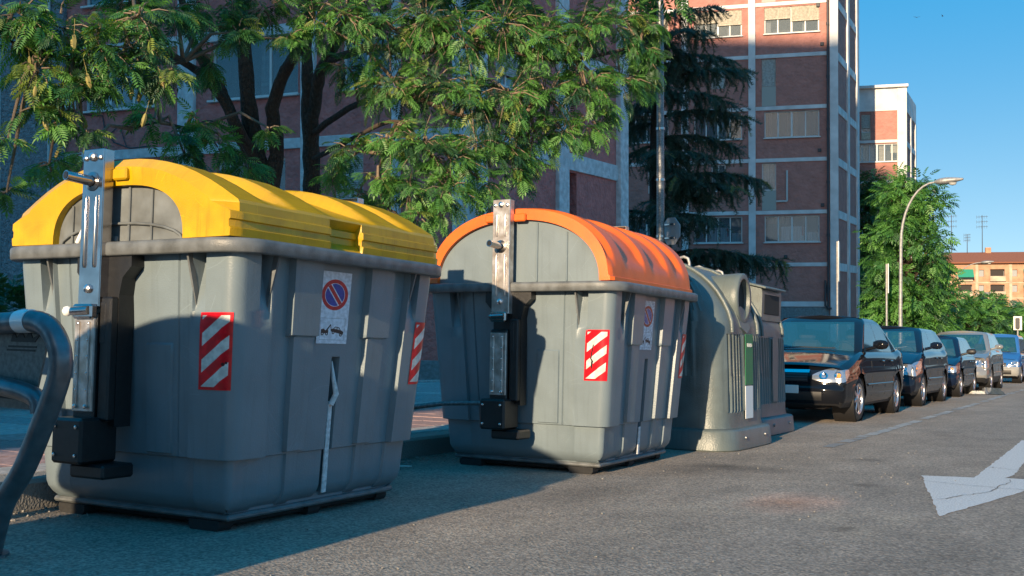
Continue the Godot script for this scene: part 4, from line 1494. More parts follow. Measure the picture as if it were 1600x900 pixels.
func build_containers() -> void:
	var body := container_body()
	var rim := container_rim()
	var foot := Shape.new()
	foot.prism(PackedVector2Array([Vector2(-0.08, 0.0), Vector2(0.08, 0.0), Vector2(0.10, 0.03), Vector2(0.10, 0.06), Vector2(-0.10, 0.06), Vector2(-0.10, 0.03)]), -0.05, 0.05)
	var foot_mesh := foot.mesh()
	var chevron := [print_material("reflector_print", chevron_print(0), 0.3), print_material("reflector_print_worn", chevron_print(1), 0.3)]
	var parking := [print_material("no_parking_print", no_parking_print(false), 0.4), print_material("no_parking_print_faded", no_parking_print(true), 0.45)]
	var full := 0.80 - BODY_CORNER
	var corner_front := [[0, 0, 0.575], [0, 0, 0.605], [0, 0, 0.635], [0, 0, 0.665], [0, 0, 0.695], [0, 0, full], [1, 0, 0.24], [1, 0, 0.46]]
	var corner_side := [[0, 0, 0.595], [0, 0, 0.627], [0, 0, 0.659], [0, 0, 0.691], [0, 0, full], [1, 0, 0.26], [1, 0, 0.5]]
	var corner_back := [[0, 1, 0.71], [0, 1, 0.74], [0, 1, 0.77], [0, 1, 0.797], [1, 1, 0.22], [1, 1, 0.44], [1, 1, 0.66], [1, 1, 0.88]]
	var specs := [
		["yellow", "grey plastic rubbish container with bright yellow lid and steel lifting post", Vector3(-4.455, -4.42, 0.035), "yellow_plastic", "steel"],
		["orange", "grey plastic rubbish container with arched orange lid, second in the row", Vector3(-4.03, -7.75, 0.03), "orange_plastic", "worn_steel"]]
	for i in 2:
		var q: Array = specs[i]
		var c := thing("rubbish_container", q[1], "container", seat(q[2].x, q[2].y, q[2].z), "rubbish containers along the kerb")
		part("body", body, M["grey_plastic"], c)
		part("rim", rim, M["grey_rim"], c)
		part("lid", container_lid(q[0]), M[q[3]], c)
		for s in [1.0, -1.0]:
			part("end_panel", container_end_panel(q[0], s), M["dark_panel" if i == 0 else "grey_plastic"], c)
		for s in [[0.045, 0.92], [-0.205, 0.92], [0.205, -0.92], [-0.045, -0.92]]:
			part("hinge", box_mesh(Vector3(0.10, 0.06, 0.03), 0.008), M[q[3]], c, shift(s[0], 1.775 if i == 0 else 1.925, s[1]))
		# base frame and feet
		var base := Shape.new()
		base.box(Vector3(0, 0.068, 0), Vector3(1.27, 0.03, 1.41), 0.01)
		part("base_frame", base.mesh(), M["grey_rim"], c)
		for s in [[0.48, 0.66], [-0.48, 0.66], [0.48, -0.66], [-0.48, -0.66], [0.50, 0.0], [-0.50, 0.0]]:
			part("foot", foot_mesh, M["black_rubber"], c, shift(s[0], -0.01, s[1]))
		part("base_skid", box_mesh(Vector3(1.14, 0.045, 1.28), 0.01), M["black_rubber"], c, shift(0, 0.040, 0))
		for s in [1.0, -1.0]:
			lift_post(c, Transform3D(Basis(Vector3.UP, 0.0 if s > 0 else PI), Vector3(-0.08 * s, 0, s * 0.93)), q[4])
		part("reflector_sticker", wall_sticker(corner_front if i == 0 else corner_side, 0.70, 1.075), chevron[i], c)
		part("reflector_sticker", wall_sticker(corner_back, 0.70, 1.075), chevron[i], c)
		var sign_rows := []
		for k in 2:
			var y := 0.935 if k == 0 else 1.325
			var h := body_half(y)
			var row := PackedVector3Array()
			for z in [0.19, -0.075]:
				row.append(Vector3(h.x - 0.035, y, z))
			sign_rows.append(row)
		var sign_shape := Shape.new()
		sign_shape.grid(sign_rows, false, 0.5, null, true)
		part("no_parking_sticker", sign_shape.mesh(), parking[i], c)
		# white strip left in the middle groove
		var strip := Shape.new()
		for seg in ([[0.62, 0.12, 0.0]] if i == 0 else [[0.32, 0.10, 0.0]]):
			var a := Vector3(body_half(seg[0]).x - 0.05, seg[0], -0.004)
			var b := Vector3(body_half(seg[1]).x - 0.055, seg[1], -0.004)
			strip.box((a + b) / 2, Vector3(0.012, seg[0] - seg[1], 0.036), 0.003, Basis(Vector3(0, 0, 1), -0.06))
		if i == 0:
			strip.tube([Vector3(0.695, 0.60, 0.0), Vector3(0.712, 0.66, -0.022), Vector3(0.706, 0.74, -0.005), Vector3(0.70, 0.84, 0.008)], [0.018, 0.018, 0.013, 0.005], 6)
		part("peeling_strip", strip.mesh(), M["white_tape"], c)
		if i == 1:
			var lever := Shape.new()
			lever.tube([Vector3(0.0, 0.52, 1.02), Vector3(-0.5, 0.50, 1.08), Vector3(-0.78, 0.46, 1.1)], [0.018, 0.018, 0.022], 8)
			part("pedal_bar", lever.mesh(), M["galvanised"], c)
		elif i == 0:
			var prop := Shape.new()
			prop.rod(Vector3(-0.30, 1.44, 0.885), Vector3(-0.12, 1.72, 0.885), 0.014)
			part("lid_strut", prop.mesh(), M["sign_white"], c)
	# unseen container left of the frame, placed to shade the yellow container's end
	var near := thing("rubbish_container", "unseen grey plastic rubbish container with plain grey lid, out of view, placed to shade the yellow lidded one", "container", seat(-3.60, 0.52), "rubbish containers along the kerb")
	part("body", body, M["grey_plastic"], near)
	part("rim", rim, M["grey_rim"], near)
	part("lid", container_lid("yellow"), M["grey_plastic"], near)
	igloo("glass_igloo", "grey domed glass recycling container with round mouth, lettered green label and fluted sides", Vector3(-3.93, -10.12, 0.0), "glass")
	igloo("paper_igloo", "grey domed recycling container with slot mouth beyond the round mouthed one", Vector3(-4.22, -12.05, 0.0), "paper")


func plan_loop(hx: float, hz: float, y: float, e: float, relief, steps := 96) -> PackedVector3Array:
	var row := PackedVector3Array()
	for k in steps:
		var a := TAU * k / steps
		var c := sin(a)
		var s := cos(a)
		var r := pow(pow(absf(c), e) + pow(absf(s), e), -1.0 / e)
		var p := Vector3(c * r * hx, y, s * r * hz)
		var out := Vector3(signf(c) * pow(absf(c * r), e - 1.0) / hx, 0, signf(s) * pow(absf(s * r), e - 1.0) / hz).normalized()
		row.append(p + out * float(relief.call(p, out)))
	return row


func igloo(n: String, label: String, at: Vector3, kind: String) -> void:
	var c := thing(n, label, "container", seat(at.x, at.y, at.z), "domed recycling containers")
	var relief := func(p: Vector3, out: Vector3) -> float:
		# flutes on the road side between base and shoulder, and on the end high up
		if absf(out.x) > 0.8 and p.y > 0.36 and p.y < 1.10:
			var q := absf(p.z)
			if q > 0.14 and q < 0.54:
				return -0.028 if fposmod(q - 0.14, 0.08) < 0.042 else 0.006
			if q < 0.11:
				return 0.018
		if absf(out.z) > 0.75 and p.y > 0.95 and p.y < 1.68 and absf(p.x) < 0.42:
			return 0.03 if fposmod(p.x + 0.02, 0.095) < 0.05 else 0.0
		return 0.0
	var s := Shape.new()
	var rows := []
	for q in [[0.0, 0.79, 0.77], [0.012, 0.80, 0.78], [0.178, 0.785, 0.765], [0.196, 0.772, 0.752], [0.201, 0.755, 0.738], [0.206, 0.712, 0.708], [0.25, 0.703, 0.703], [0.35, 0.70, 0.70], [0.37, 0.70, 0.70], [0.7, 0.69, 0.695], [1.09, 0.675, 0.69], [1.105, 0.675, 0.69], [1.16, 0.675, 0.688], [1.22, 0.665, 0.685], [1.32, 0.635, 0.675], [1.42, 0.585, 0.66], [1.52, 0.52, 0.64], [1.60, 0.45, 0.615], [1.67, 0.37, 0.58], [1.73, 0.28, 0.53], [1.775, 0.19, 0.47], [1.80, 0.11, 0.41], [1.81, 0.03, 0.34]]:
		rows.append(plan_loop(q[1], q[2], q[0], 6.0 if q[0] < 1.4 else 4.5, relief, 320))
	s.grid(rows, true, 0.75)
	s.fan(rows[-1], Vector3(0, 1.812, 0), false)
	part("shell", s.mesh(), M["igloo_plastic"], c)
	# raised border line running over the dome on both edges
	for e in [-1.0, 1.0]:
		var ridge := []
		for q in [[1.12, 0.675], [1.22, 0.668], [1.32, 0.638], [1.42, 0.588], [1.52, 0.523], [1.60, 0.453], [1.67, 0.373], [1.73, 0.283], [1.775, 0.195], [1.80, 0.11], [1.812, 0.0]]:
			ridge.append(Vector3(q[1] + 0.004, q[0], e * 0.40))
		var r := Shape.new()
		r.tube(ridge, 0.02, 8)
		part("edge_rib", r.mesh(), M["igloo_plastic"], c)
	for q in [[-0.1, 0.34], [-0.1, -0.34]]:
		var hook := Shape.new()
		hook.tube([Vector3(q[0] - 0.07, 1.76, q[1]), Vector3(q[0] - 0.07, 1.88, q[1]), Vector3(q[0] - 0.045, 1.925, q[1]), Vector3(q[0], 1.935, q[1]), Vector3(q[0] + 0.045, 1.915, q[1]), Vector3(q[0] + 0.06, 1.87, q[1]), Vector3(q[0] + 0.06, 1.75, q[1])], 0.016, 8)
		part("lifting_hook", hook.mesh(), M["lamp_paint"], c)
	for z in [-0.3, 0.32]:
		var stud := Shape.new()
		stud.rod(Vector3(0.78, 0.115, z), Vector3(0.805, 0.115, z), 0.022, 0.016, 8)
		part("stud", stud.mesh(), M["galvanised"], c)
	if kind == "glass":
		# hooded round mouth
		var mouth := Shape.new()
		var rows2 := []
		for k in 8:
			var row := PackedVector3Array()
			var x := [0.20, 0.35, 0.5, 0.60, 0.66, 0.672, 0.668, 0.60][k] as float
			var r := [0.20, 0.215, 0.225, 0.23, 0.23, 0.215, 0.18, 0.17][k] as float
			for q in 40:
				var a := TAU * q / 40.0
				row.append(Vector3(x, 1.46 + r * 1.12 * cos(a), -r * sin(a)))
			rows2.append(row)
		mouth.grid(rows2, true, 0.4)
		part("mouth_hood", mouth.mesh(), M["igloo_plastic"], c)
		var dark := Shape.new()
		dark.rod(Vector3(0.598, 1.46, 0), Vector3(0.61, 1.46, 0), 0.185, 0.185, 32)
		part("mouth_dark_disc", dark.mesh(), M["black_rubber"], c)  # dark disc stands in for the unlit inside of the mouth
		var tongue := Shape.new()
		tongue.prism(PackedVector2Array([Vector2(-0.2, 1.36), Vector2(-0.15, 1.2), Vector2(0, 1.14), Vector2(0.15, 1.2), Vector2(0.2, 1.36), Vector2(0.0, 1.42)]), 0.0, 0.05, Transform3D(Basis(Vector3(0, 0, -1), Vector3(-0.25, 1, 0).normalized(), Vector3(1, 0.25, 0).normalized()), Vector3(0.925, 0.0, 0.0)))
		part("mouth_apron", tongue.mesh(), M["igloo_plastic"], c)
		var label_shape := Shape.new()
		label_shape.box(Vector3(0.712, 0.86, -0.02), Vector3(0.006, 0.50, 0.235), 0.002, Basis(Vector3(0, 0, 1), 0.012))
		var board := part("label_board", label_shape.mesh(), M["green_label"], c)
		var text := TextMesh.new()
		var font := SystemFont.new()
		font.font_names = PackedStringArray(["Droid Sans"])
		text.font = font
		text.text = "VIDRIO"
		text.font_size = 20
		text.pixel_size = 0.0024
		text.depth = 0.002
		part("lettering", text, M["white_print"], board, Transform3D(Basis(Vector3.UP, PI / 2), Vector3(0.717, 1.0, -0.02)))
		part("label_lower_board", box_mesh(Vector3(0.006, 0.32, 0.235), 0.002), M["sign_white"], c, Transform3D(Basis(Vector3(0, 0, 1), 0.012), Vector3(0.716, 0.44, -0.02)))
	else:
		var hood := Shape.new()
		hood.prism(PackedVector2Array([Vector2(0.10, 1.80), Vector2(0.66, 1.66), Vector2(0.67, 1.62), Vector2(0.66, 1.30), Vector2(0.40, 1.20), Vector2(0.1, 1.2)]), -0.38, 0.38, Transform3D())
		part("slot_hood", hood.mesh(), M["igloo_plastic"], c)
		part("slot_roof", box_mesh(Vector3(0.64, 0.025, 0.82), 0.008), M["igloo_plastic"], c, Transform3D(Basis(Vector3(0, 0, 1), -0.245), Vector3(0.41, 1.745, 0)))
		part("slot", box_mesh(Vector3(0.05, 0.24, 0.6), 0.01), M["black_rubber"], c, shift(0.645, 1.49, 0))
		part("label_board", box_mesh(Vector3(0.006, 0.75, 0.22), 0.002), M["igloo_plastic"], c, shift(0.708, 0.74, 0))


# ---------- cars ----------
# c: length, width, height, front axle and rear axle (metres from the middle, + is the front), and profile numbers
func wheel_mesh_tyre(r: float, w: float) -> ArrayMesh:
	var s := Shape.new()
	var k := r * 0.66
	s.lathe([Vector2(k, -w / 2 + 0.01), Vector2(r * 0.86, -w / 2), Vector2(r * 0.96, -w / 2 + 0.015), Vector2(r, -w / 2 + 0.04), Vector2(r, w / 2 - 0.04), Vector2(r * 0.96, w / 2 - 0.015), Vector2(r * 0.86, w / 2), Vector2(k, w / 2 - 0.01)], 36, Transform3D(Basis(Vector3(0, 0, 1), -PI / 2), Vector3.ZERO))
	s.lathe([Vector2(0, -w / 2 + 0.06), Vector2(k, -w / 2 + 0.05)], 24, Transform3D(Basis(Vector3(0, 0, 1), -PI / 2), Vector3.ZERO))
	return s.mesh()


func wheel_rim_mesh(r: float, w: float, spokes: int) -> ArrayMesh:
	var s := Shape.new()
	var k := r * 0.68
	var turn := Transform3D(Basis(Vector3(0, 0, 1), -PI / 2), Vector3.ZERO)
	s.lathe([Vector2(k * 0.86, w / 2 - 0.05), Vector2(k * 0.9, w / 2 - 0.012), Vector2(k, w / 2 - 0.004), Vector2(k, w / 2 - 0.02)], 32, turn)
	s.lathe([Vector2(0.075, w / 2 - 0.05), Vector2(0.07, w / 2 - 0.02), Vector2(0.045, w / 2 - 0.01), Vector2(0.0, w / 2 - 0.008)], 18, turn)
	for i in spokes:
		var a := TAU * i / spokes
		var d := Vector3(0, cos(a), sin(a))
		s.box(Vector3(w / 2 - 0.028, 0, 0) + d * (k * 0.5), Vector3(0.02, k * 0.88, 0.05), 0.008, Basis(Vector3.RIGHT, a))
	return s.mesh()


func car(n: String, label: String, at: Transform3D, c: Dictionary) -> Node3D:
	var o := thing(n, label, "car", at, "cars parked along the kerb")
	var L: float = c.length
	var W: float = c.width
	var H: float = c.height
	var rw: float = c.get("wheel", 0.315)
	var arch := rw + 0.045
	var ax: Array = [c.front_axle, c.rear_axle]
	var hl := L / 2
	var hood: float = c.hood          # height of the nose's edge
	var cowl: float = c.cowl          # height at the windscreen's foot
	var belt: float = c.belt
	var tail: float = c.tail
	var zc: float = c.cowl_z
	var sill := 0.21
	# plan outline: right side forward, nose from right to left, ... counter-clockwise seen from above
	var plan := []
	var edge := func(z: float) -> float:
		var f := clampf((z - (hl - 0.85)) / 0.85, 0.0, 1.0)
		var r := clampf((-z - (hl - 0.7)) / 0.7, 0.0, 1.0)
		return W / 2 * (1.0 - 0.11 * pow(f, 2.2) - 0.10 * pow(r, 2.2))
	var right := []
	var z := -hl + 0.16
	while z < hl - 0.26:
		right.append(Vector2(edge.call(z), z))
		z += 0.04
	# nose corner and bow
	var nose := []
	var zn := hl - 0.26
	var wn: float = edge.call(zn)
	for i in 33:
		var a := PI * i / 32.0
		var x := wn * signf(cos(a)) * pow(absf(cos(a)), 0.55)
		nose.append(Vector2(x, zn + 0.26 * pow(sin(a), 0.62)))
	var stern := []
	var zs := -hl + 0.16
	var ws: float = edge.call(zs)
	for i in 25:
		var a := PI * i / 24.0
		stern.append(Vector2(-ws * signf(cos(a)) * pow(absf(cos(a)), 0.5), zs - 0.16 * pow(sin(a), 0.6)))
	# counter-clockwise from above with x right and z towards the nose: nose is on +z; going right side backwards
	var left := []
	for i in range(right.size() - 1, -1, -1):
		left.append(Vector2(-right[i].x, right[i].y))
	# order: start at tail right, go to nose along the right (x+) -> this is clockwise from above (z down the page), so reverse
	plan = right + nose + left + stern
	plan.reverse()
	var np := plan.size()
	var top_at := func(zz: float) -> float:
		if zz > zc:
			var u := clampf((zz - zc) / (hl - 0.08 - zc), 0.0, 1.0)
			return lerpf(cowl, hood, pow(u, 1.35))
		var u2 := clampf((zc - zz) / (zc + hl - 0.1), 0.0, 1.0)
		return lerpf(cowl, belt, smoothstep(0.0, 0.45, u2)) + (tail - belt) * smoothstep(0.7, 1.0, u2)
	var rows := []
	var vs := [0.0, 0.05, 0.12, 0.2, 0.28, 0.36, 0.42, 0.46, 0.50, 0.54, 0.60, 0.66, 0.72, 0.77, 0.82, 0.87, 0.91, 0.95, 0.98, 1.0]
	for v in vs:
		var row := PackedVector3Array()
		for i in np:
			var p: Vector2 = plan[i]
			var a: Vector2 = plan[(i + np - 1) % np]
			var b: Vector2 = plan[(i + 1) % np]
			var tan := (b - a).normalized()
			var out := Vector2(-tan.y, tan.x)
			if out.dot(p) < 0:
				out = -out
			var front := smoothstep(0.5, 0.95, out.y)
			var rear := smoothstep(0.5, 0.95, -out.y)
			var end := maxf(front, rear)
			var inset := 0.07 * pow(1.0 - clampf(v / 0.28, 0.0, 1.0), 1.6)
			if v > 0.6:
				inset += 0.022 * (v - 0.6) / 0.4
			inset += 0.075 * pow(clampf((v - 0.86) / 0.14, 0.0, 1.0), 2.2)
			inset -= 0.012 * smoothstep(0.56, 0.60, v) * (1.0 - smoothstep(0.60, 0.72, v)) * (1.0 - end)
			inset += end * (0.045 * smoothstep(0.46, 0.56, v) + 0.12 * pow(clampf((v - 0.7) / 0.3, 0.0, 1.0), 2.0))
			inset += front * float(c.get("rake", 0.0)) * v * v
			p -= out * inset
			var yt: float = top_at.call(p.y)
			var y := lerpf(sill + 0.03 * end, yt, v)
			# pull points near the wheel arch on to its circle
			if absf(out.x) > 0.7:
				for w in ax:
					var d := Vector2(p.y - w, y - rw)
					var l := d.length()
					if absf(l - arch) < 0.030 and l > 0.01:
						d *= arch / l
						p.y = w + d.x
						y = rw + d.y
					elif l > arch and l < arch + 0.075:
						p += out * 0.012 * (1.0 - (l - arch) / 0.075)
			row.append(Vector3(p.x, y, p.y))
		rows.append(row)
	# what each face of the skin belongs to: 0 paint, 1 hole, 4 dark trim, 6 grey bumper
	var kind := PackedByteArray()
	kind.resize((rows.size() - 1) * np)
	for i in rows.size() - 1:
		for j in np:
			var m: Vector3 = (rows[i][j] + rows[i][(j + 1) % np] + rows[i + 1][j] + rows[i + 1][(j + 1) % np]) / 4.0
			var k := 0
			if absf(m.x) > W / 2 - 0.2:
				for w in ax:
					if Vector2(m.z - w, m.y - rw).length() < arch:
						k = 1
			if k == 0 and m.y < c.get("trim", 0.27):
				k = 4
			if k == 0 and c.get("grey_bumper", false) and m.z > hl - 0.5 and m.y < 0.60:
				k = 6
			kind[i * np + j] = k
	var mats := {0: c.paint, 4: "car_trim", 6: "bumper_grey"}
	var names := {0: "body", 4: "lower_trim", 6: "bumper"}
	for k in mats:
		var s := Shape.new()
		s.grid(rows, true, 0.55, func(i: int, j: int) -> bool: return kind[i * np + j] != k)
		if k == 0:
			# bonnet, deck and belt: ruled across from the shoulder line
			var lid := [rows[-1]]
			for u in [0.12, 0.3, 0.55, 0.8, 1.0]:
				var row := PackedVector3Array()
				for p in rows[-1]:
					var crown := 0.030 * (1.0 - pow(1.0 - u, 2.0)) + (0.012 * smoothstep(0.25, 0.45, u) if p.z > zc else 0.0)
					crown *= clampf((hl - p.z) / 0.25, 0.0, 1.0)
					row.append(Vector3(p.x * (1.0 - u), p.y + crown, p.z))
				lid.append(row)
			s.grid(lid, true, 0.5)
		if s.v.size() > 0:
			part(names[k], s.mesh(), M[mats[k]], o)
	# points of the skin by distance round the nose from its middle (side e) and height fraction
	var order := {}
	for e in [-1, 1]:
		var js := []
		for j in np:
			if signf(plan[j].x) == e and plan[j].y > hl - 1.6:
				js.append(j)
		js.sort_custom(func(p: int, q: int) -> bool:
			var a: Vector2 = plan[p]
			var b: Vector2 = plan[q]
			return atan2(absf(a.x), a.y - (hl - 1.7)) < atan2(absf(b.x), b.y - (hl - 1.7)))
		order[e] = js
	var skin := func(e: int, arc: float, v: float, out: float) -> Vector3:
		var i := 0
		while i < vs.size() - 2 and vs[i + 1] < v:
			i += 1
		var f: float = (v - vs[i]) / (vs[i + 1] - vs[i])
		var js: Array = order[e]
		var went := absf(plan[js[0]].x)
		var q := 0
		while q < js.size() - 2:
			var step: float = plan[js[q]].distance_to(plan[js[q + 1]])
			if went + step > arc:
				break
			went += step
			q += 1
		var step2: float = maxf(plan[js[q]].distance_to(plan[js[q + 1]]), 0.0001)
		var g := clampf((arc - went) / step2, 0.0, 1.0)
		var lo: Vector3 = rows[i][js[q]].lerp(rows[i][js[q + 1]], g)
		var hi: Vector3 = rows[i + 1][js[q]].lerp(rows[i + 1][js[q + 1]], g)
		var p := lo.lerp(hi, clampf(f, 0.0, 1.0))
		var along: Vector3 = (rows[i][js[q + 1]] - rows[i][js[q]]).normalized()
		var away := along.cross((hi - lo).normalized()) * float(e)
		if away.z < 0 and away.x * e < 0:
			away = -away
		return p + away.normalized() * out
	var middle_patch := func(v0: float, v1: float, wide: float, out: float) -> ArrayMesh:
		var patch := []
		for i in 5:
			var row := PackedVector3Array()
			for q in 15:
				var x := lerpf(-wide, wide, q / 14.0)
				var a: Vector3 = skin.call(1 if x >= 0 else -1, maxf(absf(x), 0.06), lerpf(v0, v1, i / 4.0), out)
				if absf(x) < 0.06:
					a.x = x
				row.append(a)
			patch.append(row)
		var s := Shape.new()
		s.grid(patch, false, 0.4)
		return s.mesh()
	part("grille", middle_patch.call(c.grille[0], c.grille[1], c.grille[2], 0.005), M["car_trim"], o)
	part("lower_intake", middle_patch.call(c.intake[0], c.intake[1], c.intake[2], 0.005), M["car_trim"], o)
	if c.get("chrome", true):
		part("grille_trim", middle_patch.call(c.grille[1], c.grille[1] + 0.055, c.grille[2] * 1.03, 0.010), M["chrome"], o)
	for q in 3:
		var v: float = lerpf(c.grille[0], c.grille[1], (q + 0.6) / 3.4)
		part("grille_bar", middle_patch.call(v, v + 0.022, c.grille[2] * 0.97, 0.011), M["pipe_dark"], o)
	var lamp: Array = c.lamp          # [low, high as fractions of the skin, from, to round the nose]
	for e in [-1, 1]:
		var patch := []
		for i in 9:
			var row := PackedVector3Array()
			for q in 25:
				var t := q / 24.0 if e > 0 else 1.0 - q / 24.0
				var a := lerpf(lamp[2], lamp[3], t)
				var grow := sqrt(maxf(0.0, sin(PI * clampf(0.04 + 0.92 * t, 0.0, 1.0))))
				var mid: float = lerpf(lamp[0], lamp[1], 0.42 + 0.22 * t)
				var v := lerpf(mid - (mid - lamp[0]) * grow, mid + (lamp[1] - mid) * grow, i / 8.0)
				row.append(skin.call(e, a, v, 0.007))
			patch.append(row)
		var s := Shape.new()
		s.grid(patch, false, 0.3)
		var made := part("headlight", s.mesh(), M["reflector"], o)
		for q in [[0.24, 0.058, "chrome", 0.012], [0.58, 0.05, "chrome", 0.012], [0.60, 0.03, "indicator", 0.018]]:
			if q[2] == "indicator" and not c.get("amber", false):
				continue
			var a := lerpf(lamp[2], lamp[3], q[0])
			var v := lerpf(lamp[0], lamp[1], 0.50 + 0.1 * q[0])
			var p0: Vector3 = skin.call(e, a, v, q[3])
			var away: Vector3 = (skin.call(e, a, v, 0.2) - p0).normalized()
			var up := (Vector3.UP - away * away.y).normalized()
			var bowl := Shape.new()
			var r: float = q[1]
			bowl.lathe([Vector2(r, -0.02), Vector2(r, 0.004), Vector2(r * 0.86, 0.006), Vector2(r * 0.6, -0.004), Vector2(r * 0.25, -0.008), Vector2(0.0, -0.004)] if q[2] == "chrome" else [Vector2(r, -0.02), Vector2(r * 0.9, 0.0), Vector2(0, 0.012)], 20, Transform3D(Basis(up.cross(away), away, up.cross(away).cross(away)), p0))
			part("lamp_bowl" if q[2] == "chrome" else "indicator", bowl.mesh(), M[q[2]], made)
	# wheel wells
	for w in ax:
		for e in [-1.0, 1.0]:
			var well := Shape.new()
			var r0 := PackedVector3Array()
			var r1 := PackedVector3Array()
			for i in 25:
				var a := TAU * i / 24.0
				r0.append(Vector3(e * (W / 2 - 0.025), rw + cos(a) * arch, w + sin(a) * arch))
				r1.append(Vector3(e * (W / 2 - 0.32), rw + cos(a) * arch, w + sin(a) * arch))
			well.grid([r0, r1], false, 0.2)
			well.fan(r1, Vector3(e * (W / 2 - 0.32), rw, w), e > 0)
			part("wheel_well", well.mesh(), M["car_trim"], o)
	part("underbody", box_mesh(Vector3(W - 0.66, 0.12, L - 0.5), 0.03), M["car_trim"], o, shift(0, 0.24, 0))
	# wheels
	var tyre := wheel_mesh_tyre(rw, 0.205)
	var rim := wheel_rim_mesh(rw, 0.205, c.get("spokes", 7))
	for w in ax:
		for e in [-1.0, 1.0]:
			var turn := Basis(Vector3.UP, (0.0 if e > 0 else PI) + (float(c.get("steer", 0.0)) if w == ax[0] else 0.0))
			var ty := part("wheel", tyre, M["tyre"], o, Transform3D(turn, Vector3(e * (W / 2 - 0.125), rw, w)))
			part("wheel_rim", rim, M["alloy"], ty)
	cabin(o, c, top_at)
	# front details
	part("number_plate", box_mesh(Vector3(0.50, 0.11, 0.012), 0.004), M["plate_white"], o, shift(0, c.get("plate_y", 0.44), hl + 0.004))
	for e in [-1.0, 1.0]:
		var fog := Shape.new()
		var fx := W / 2 * 0.66
		fog.lathe([Vector2(0.06, 0.0), Vector2(0.058, 0.02), Vector2(0.046, 0.022), Vector2(0.04, 0.006), Vector2(0.0, 0.0)], 18, Transform3D(Basis(Vector3.RIGHT, PI / 2), Vector3(e * fx, 0.33, hl - 0.10)))
		part("fog_light", fog.mesh(), M["chrome"], o)
		# door seams, handles, side strip
		var seam := Shape.new()
		for zz in [zc - 0.35, c.pillar, c.rear_axle + 0.40]:
			for q in 5:
				var v0 := 0.16 + 0.165 * q
				var yt: float = top_at.call(zz)
				var y0 := lerpf(sill, yt, v0)
				var y1 := lerpf(sill, yt, v0 + 0.165)
				var x0 := W / 2 - 0.07 * pow(1.0 - clampf(v0 / 0.28, 0.0, 1.0), 1.6) - (0.022 * (v0 - 0.6) / 0.4 if v0 > 0.6 else 0.0)
				var v1 := v0 + 0.165
				var x1 := W / 2 - 0.07 * pow(1.0 - clampf(v1 / 0.28, 0.0, 1.0), 1.6) - (0.022 * (v1 - 0.6) / 0.4 if v1 > 0.6 else 0.0) - 0.075 * pow(clampf((v1 - 0.86) / 0.14, 0.0, 1.0), 2.2)
				seam.rod(Vector3(e * x0, y0, zz), Vector3(e * x1, y1, zz), 0.0045, 0.0045, 5)
		part("door_seam", seam.mesh(), M["car_trim"], o).set_meta("kind", "stuff")
		for zz in [c.pillar + 0.14, c.rear_axle + 0.52]:
			part("door_handle", box_mesh(Vector3(0.035, 0.028, 0.19), 0.012), M[c.paint], o, shift(e * (W / 2 - 0.004), belt - 0.14, zz))
		part("side_strip", box_mesh(Vector3(0.022, 0.035, absf(c.front_axle - c.rear_axle) - 2 * arch - 0.15), 0.009), M[c.get("strip", c.paint)], o, shift(e * (W / 2 + 0.004), 0.50, (c.front_axle + c.rear_axle) / 2))
		# mirror
		var mir := Shape.new()
		mir.lathe([Vector2(0.0, -0.11), Vector2(0.05, -0.10), Vector2(0.078, -0.05), Vector2(0.083, 0.02), Vector2(0.07, 0.08), Vector2(0.03, 0.11), Vector2(0.0, 0.112)], 16, Transform3D(Basis(Vector3(0, 0, 1), -PI / 2) * Basis.from_scale(Vector3(0.85, 1, 0.62)), Vector3(e * (W / 2 + 0.10), belt + 0.10, zc - 0.42)))
		mir.rod(Vector3(e * (W / 2 - 0.10), belt + 0.03, zc - 0.40), Vector3(e * (W / 2 + 0.05), belt + 0.07, zc - 0.41), 0.03, 0.025, 8)
		part("wing_mirror", mir.mesh(), M[c.get("mirror", c.paint)], o)
	return o


